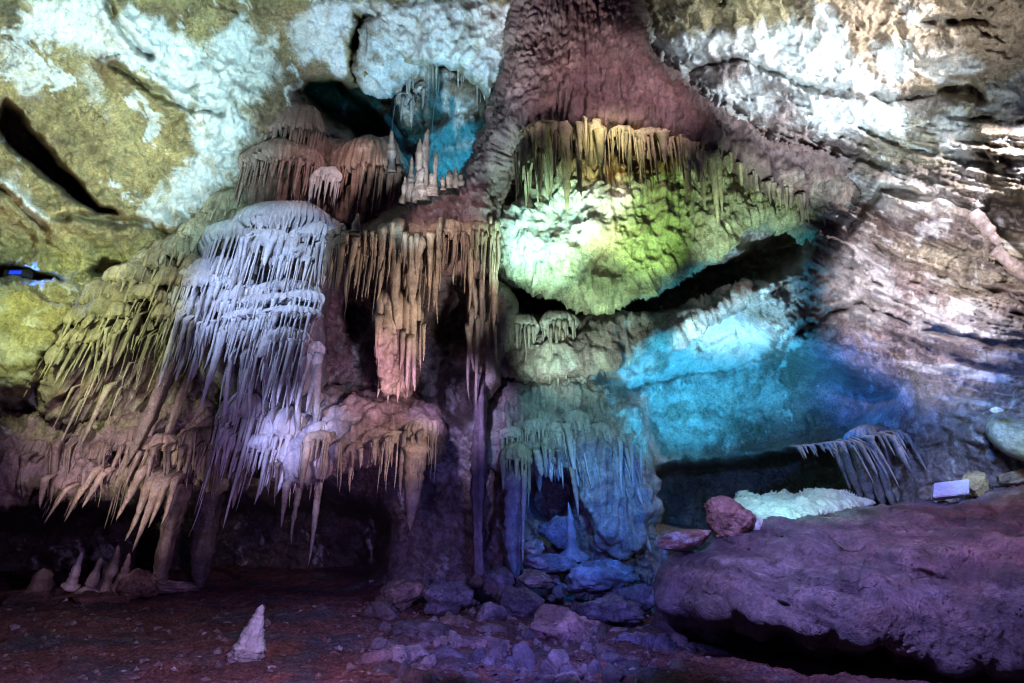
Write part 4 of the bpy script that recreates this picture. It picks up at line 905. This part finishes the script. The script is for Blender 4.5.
    # rubble in the lower middle
    R = [(560, 636, 9.4, 90, 62, (0.52, 0.32, 0.29), 'large pinkish rounded rock in the middle of the rubble'), (640, 650, 8.9, 70, 52, (0.22, 0.19, 0.24), 'dark blue rock tucked against the left end of the big boulder'), (612, 612, 10.0, 70, 36, (0.26, 0.24, 0.28), 'blue lit rock between the pinkish rock and the curtain foot'),
         (478, 655, 8.9, 76, 46, (0.32, 0.22, 0.21), 'mauve rock left of the large pinkish rock in the rubble'), (404, 592, 11.2, 48, 36, (0.28, 0.20, 0.17), 'brown rock at the back left of the rubble by the grotto mouth'), (448, 600, 10.8, 52, 38, (0.22, 0.20, 0.25), 'dim bluish rock in the second row of the rubble'),
         (420, 640, 9.4, 84, 40, (0.18, 0.15, 0.16), 'dark flat slab in the front left of the rubble'), (520, 604, 10.6, 50, 34, (0.24, 0.2, 0.22), 'grey rock under the bluish fluted column'), (455, 626, 10.0, 50, 22, (0.34, 0.25, 0.2), 'small tan slab lying across the rubble'),
         (548, 566, 11.6, 60, 24, (0.27, 0.24, 0.28), 'flat slab at the foot of the blue pointed stalagmite'), (536, 580, 11.0, 36, 22, (0.45, 0.40, 0.36), 'pale blotched stone below the small dark hole'), (510, 674, 8.3, 60, 30, (0.28, 0.17, 0.16), 'reddish front rock at the bottom edge of the rubble'),
         (590, 680, 8.1, 80, 30, (0.20, 0.16, 0.20), 'dark low rock at the bottom edge before the large pinkish rock'), (446, 672, 8.4, 36, 22, (0.42, 0.2, 0.17), 'small red rock at the bottom edge of the rubble'), (490, 616, 10.2, 40, 28, (0.26, 0.21, 0.24), 'mid grey rock in the centre gap of the rubble'),
         (640, 596, 10.6, 44, 30, (0.24, 0.26, 0.32), 'blue stone at the foot of the ribbed curtain'), (532, 548, 12.0, 26, 18, (0.6, 0.52, 0.45), 'pale stone beside the thin drip of the fluted column'), (556, 532, 12.2, 40, 34, (0.3, 0.3, 0.36), 'rounded blue rock in the mouth of the small dark hole'),
         (100, 604, 12.0, 60, 26, (0.32, 0.17, 0.13), 'reddish low rock at the foot of the grotto stalagmites'), (136, 586, 12.6, 44, 34, (0.34, 0.22, 0.17), 'brown block right of the grotto stalagmites'), (172, 588, 13.2, 70, 16, (0.36, 0.26, 0.24), 'flat mauve slab under the leaning column'), (30, 606, 12.2, 60, 30, (0.22, 0.14, 0.11), 'dark brown rock at the left edge of the grotto floor'),
         (380, 612, 10.6, 40, 24, (0.2, 0.16, 0.15), 'dark small rock at the left tip of the rubble'), (500, 580, 11.4, 36, 26, (0.22, 0.2, 0.25), 'dusky stone between the two middle columns'), (600, 578, 11.2, 80, 40, (0.24, 0.25, 0.30), 'broad blue ribbed rock below the curtain')]
    for k, (px, py, d, w, h, tn, lab) in enumerate(R):
        rock('fallen_rock', px, py, d, w, h, np.array(tn) * 0.8, lab, group='fallen rocks on the cave floor', seed=20 + k, rough=0.38, cuts=22, tint2=np.array(tn) * 1.6, lev=5 if w > 45 else 4, deep=0.45 * w * d / F)
    rs = np.random.RandomState(77); Vs = []; Fs = []; Ts = []; k0 = 0
    B, bf = ICO3
    for k in range(520):
        px = rs.normal(520, 95); py = rs.uniform(575, 690)
        if px < 350 or px > 690: continue
        d = floor_d(px, py) if py > 600 else 11.0 + (600 - py) * 0.03
        d = min(d, 11.8)
        r = 0.03 + 0.14 * rs.rand() ** 3
        v = B.copy()
        for _ in range(7):
            n = rs.normal(size=3); n /= np.linalg.norm(n); o_ = v @ n - rs.uniform(0.45, 0.8); v = v - np.where(o_ > 0, o_, 0)[:, None] * n
        v = v * r * rs.uniform(0.6, 1.4, 3) + 0.15 * r * fbm(v * 2 + k, 3)[:, None]
        Vs.append(v + P(px, py, d)); Fs.append(bf + k0); k0 += len(B)
        Ts.append(np.tile(np.array([(0.25, 0.18, 0.17), (0.17, 0.14, 0.15), (0.36, 0.29, 0.27)][rs.choice(3)]), (len(B), 1)))
    g = link('rubble', np.concatenate(Vs), np.concatenate(Fs), M_ROCK, None, np.concatenate(Ts)); g['kind'] = 'stuff'
    # floor stalagmite
    d = 8.0
    c = empty('stalagmite', P(246, 662, d), 'jagged whitish stalagmite standing alone on the red foreground floor', 'stalagmite', 'stalagmites rising from the cave floor')
    V, f = spike_mesh(P(243, 672, d), P(262, 605, d), 0.5 * 25 * d / F, 5, seg=48, rings=60, tip=0.22, flare=1.6, rib=0.12, bulge=0.16)
    U = V - V.mean(0)
    nn = fbm(V * np.array([11, 11, 5]) + 3, 5, 0.6, ridge=True)
    ax = P(251, 640, d); rad = V - ax; rad[:, 2] = 0; ln = np.linalg.norm(rad, axis=1)[:, None] + 1e-6
    low = sstep(V[:, 2].max(), V[:, 2].min(), V[:, 2])
    V = V + rad / ln * (0.075 * nn * (0.3 + 1.2 * low))[:, None]
    link('spire', V, f, M_DRIP, c, mixc(np.tile(np.array([0.50, 0.56, 0.50]), (len(V), 1)), (0.24, 0.24, 0.23), sstep(0.45, 0.9, low)))
    rock('foot', 240, 658, d - 0.05, 32, 24, (0.36, 0.30, 0.31), parent=c, seed=71, rough=0.6, cuts=14, lev=5)

def flush_all():
    for k in list(STRANDS): flush(bpy.data.objects[k])

build_floor(); build_wall(); build_cone(); build_overhang(); build_domes(); build_hollow(); build_cascade(); build_olive(); build_centre(); build_lowerleft(); build_uprights(); build_rocks(); flush_all()

def build_lamp():
    c = P(16, 273, 12.9); t = empty('floodlight', c, 'small blue glowing floodlight tucked in the dark slit at the left edge', 'lamp')
    import bmesh
    def box(name, sx, sy, sz, off, mat, bev):
        bm = bmesh.new(); bmesh.ops.create_cube(bm, size=1.0)
        bmesh.ops.scale(bm, vec=(sx, sy, sz), verts=bm.verts)
        bmesh.ops.bevel(bm, geom=bm.edges[:], offset=bev, segments=2, affect='EDGES')
        bmesh.ops.translate(bm, vec=off, verts=bm.verts)
        me = bpy.data.meshes.new(name); bm.to_mesh(me); bm.free(); me.materials.append(mat)
        o = bpy.data.objects.new(name, me); C.objects.link(o); o.parent = t
    dk = bpy.data.materials.new('lamp_metal'); dk.use_nodes = True; dk.node_tree.nodes['Principled BSDF'].inputs['Base Color'].default_value = (0.03, 0.03, 0.035, 1)
    em = bpy.data.materials.new('blue_led_lens'); em.use_nodes = True; b = em.node_tree.nodes['Principled BSDF']; b.inputs['Base Color'].default_value = (0.01, 0.02, 0.2, 1)
    b.inputs['Emission Color'].default_value = (0.01, 0.05, 1.0, 1); b.inputs['Emission Strength'].default_value = 1.3
    box('housing', 0.46, 0.14, 0.16, (0, 0.06, 0), dk, 0.015); box('lens', 0.22, 0.02, 0.07, (0, -0.025, 0), em, 0.008); box('bracket', 0.05, 0.1, 0.16, (0, 0.08, -0.14), dk, 0.005)
build_lamp()
# ------------------------------------------------------------------ lamps of the show cave, with added fill lamps
def spot(px, py, d, tx, ty, td, col, power, size=60, blend=0.8, radius=0.12):
    l = bpy.data.lights.new('cave_spotlight', 'SPOT'); l.energy = power; l.color = col
    l.spot_size = math.radians(size); l.spot_blend = blend; l.shadow_soft_size = radius
    o = bpy.data.objects.new('cave_spotlight', l); C.objects.link(o)
    a = Vector(P(px, py, d)); b = Vector(P(tx, ty, td)); o.location = a
    o.rotation_euler = (b - a).to_track_quat('-Z', 'Y').to_euler()
    return o

spot(215, 190, 9.6, 60, 40, 12.6, (0.50, 0.87, 1.0), 2600, 100)             # upper left slab
spot(370, -20, 10.0, 325, 170, 13.7, (0.95, 0.76, 0.88), 620, 28, blend=1.0)
spot(60, 300, 9.4, 70, 130, 12.8, (1.0, 0.97, 0.72), 700, 70)
spot(380, 360, 8.5, 420, 10, 14, (0.52, 0.78, 1.0), 4400, 46)             # top middle
spot(442, 178, 13.6, 425, 90, 16, (0.05, 0.55, 1.0), 170, 120)           # teal hollow
spot(900, 330, 7.0, 850, 10, 13, (0.66, 0.85, 1.0), 6000, 46)             # upper right
spot(1040, -40, 9.8, 800, 90, 13.4, (0.70, 0.86, 1.0), 2200, 70)
spot(700, -80, 9.0, 630, 90, 12, (0.80, 0.62, 0.74), 700, 54)             # cone
spot(420, 240, 8.6, 545, 0, 12.7, (0.95, 0.80, 0.88), 1500, 32)
spot(330, 60, 9.2, 450, 222, 12.6, (0.95, 0.75, 0.85), 520, 28)
spot(640, 340, 9.9, 652, 222, 12.3, (0.48, 1.0, 0.26), 640, 34, blend=1.0, radius=0.05)             # green under the cone
spot(585, 340, 9.9, 600, 205, 12.3, (0.80, 1.0, 0.80), 1300, 24, blend=1.0, radius=0.05)
spot(590, 255, 11.0, 598, 200, 12.0, (0.80, 1.0, 0.62), 90, 110, radius=0.05)
spot(620, 430, 9.8, 612, 270, 12.3, (0.55, 1.0, 0.66), 700, 38)  # added fill lamp for the shadowed underside of the overhang
spot(600, 10, 9.0, 612, 138, 11.7, (1.0, 0.95, 0.66), 620, 26, blend=1.0)  # added unseen lamp from the front, brightens the yellow hem
spot(530, 320, 10.4, 535, 225, 12.6, (0.50, 1.0, 0.90), 1200, 56)
spot(750, 320, 10.2, 740, 205, 12.4, (0.66, 1.0, 0.76), 560, 50)
spot(540, 440, 9.5, 580, 335, 13.0, (0.60, 0.95, 0.86), 900, 42)           # shelf under it
spot(690, 500, 11.0, 700, 372, 13.5, (0.04, 0.50, 0.95), 1700, 80)          # blue alcove
spot(700, 440, 9.8, 868, 384, 13.3, (0.02, 0.20, 1.0), 2300, 30)
spot(690, 430, 10.6, 725, 325, 13, (0.45, 0.84, 1.0), 1700, 42)
spot(60, 130, 9.5, 265, 320, 13, (0.42, 0.54, 1.0), 850, 42)            # white cascade
spot(250, 20, 9.6, 275, 260, 12.9, (0.45, 0.62, 1.0), 1000, 40)
spot(-20, 300, 10.2, 70, 330, 12.4, (0.78, 1.0, 0.50), 330, 80)             # olive slope
spot(120, 130, 10.0, 120, 300, 12.6, (0.85, 0.95, 0.75), 380, 50)
spot(560, 440, 8.0, 420, 270, 12.4, (0.95, 0.86, 0.90), 1200, 36)          # centre canopy
spot(200, 360, 9.8, 295, 440, 12.2, (0.42, 0.46, 1.0), 480, 40)             # pink ledge
spot(480, 380, 8.5, 370, 440, 12, (1.0, 0.78, 0.85), 420, 36)
spot(10, 560, 9.0, 130, 480, 12.2, (0.95, 0.86, 0.88), 300, 50)           # lower left shelf
spot(60, 300, 9.8, 110, 440, 12.6, (0.85, 0.70, 0.95), 420, 52)
spot(1050, 60, 10.0, 930, 270, 12.1, (0.90, 0.88, 1.0), 1000, 80)           # right slope
spot(930, 170, 8.0, 940, 285, 12, (0.88, 0.85, 1.0), 1900, 46)
spot(830, 470, 8.0, 930, 300, 12, (0.86, 0.84, 1.0), 1500, 40)
spot(960, 350, 8.5, 930, 450, 11.5, (0.10, 0.25, 1.0), 500, 80)
spot(720, 180, 5.4, 840, 545, 7.8, (0.33, 0.31, 1.0), 2500, 56, blend=1.0)              # boulder
spot(1000, 300, 6.0, 985, 520, 8, (1.0, 0.34, 0.42), 230, 60, blend=1.0)
spot(640, 400, 8.6, 605, 540, 12.5, (0.02, 0.20, 1.0), 760, 50)           # blue middle
spot(570, 330, 9.6, 575, 440, 12.8, (0.30, 0.78, 0.90), 330, 50)
spot(400, 330, 9.8, 465, 420, 13.5, (0.55, 0.45, 1.0), 700, 36)
spot(420, 420, 9.0, 355, 350, 14, (0.80, 0.52, 0.9), 600, 34)
spot(800, 440, 9.0, 795, 505, 10.0, (0.32, 1.0, 0.80), 80, 100)
spot(985, 370, 8.2, 1012, 437, 9.5, (0.70, 1.0, 0.75), 150, 60)
spot(300, 540, 4.8, 200, 655, 8.5, (0.56, 0.37, 1.0), 700, 90)            # floor
spot(560, 480, 6.5, 520, 640, 9.5, (0.20, 0.20, 1.0), 620, 90)

spot(22, 271, 12.6, 70, 278, 12.8, (0.04, 0.14, 1.0), 60, 150, radius=0.05)
w = bpy.data.worlds.new('World'); bpy.context.scene.world = w; w.use_nodes = True
bg = w.node_tree.nodes['Background']; bg.inputs[0].default_value = (0.28, 0.25, 0.95, 1); bg.inputs[1].default_value = 0.10

cam = bpy.data.cameras.new('camera'); co = bpy.data.objects.new('camera', cam); C.objects.link(co)
cam.sensor_width = 36; cam.lens = 36 * F / 1024; cam.clip_end = 200; cam.clip_start = 0.05
co.location = Vector(CAM); co.rotation_euler = (math.pi / 2 + PITCH, 0, 0)
sc = bpy.context.scene; sc.camera = co
sc.view_settings.view_transform = 'Standard'; sc.view_settings.look = 'None'; sc.view_settings.exposure = 0; sc.view_settings.gamma = 1
sc.render.engine = 'CYCLES'; sc.cycles.max_bounces = 5; sc.cycles.diffuse_bounces = 3; sc.cycles.use_denoising = True; sc.cycles.filter_width = 1.1
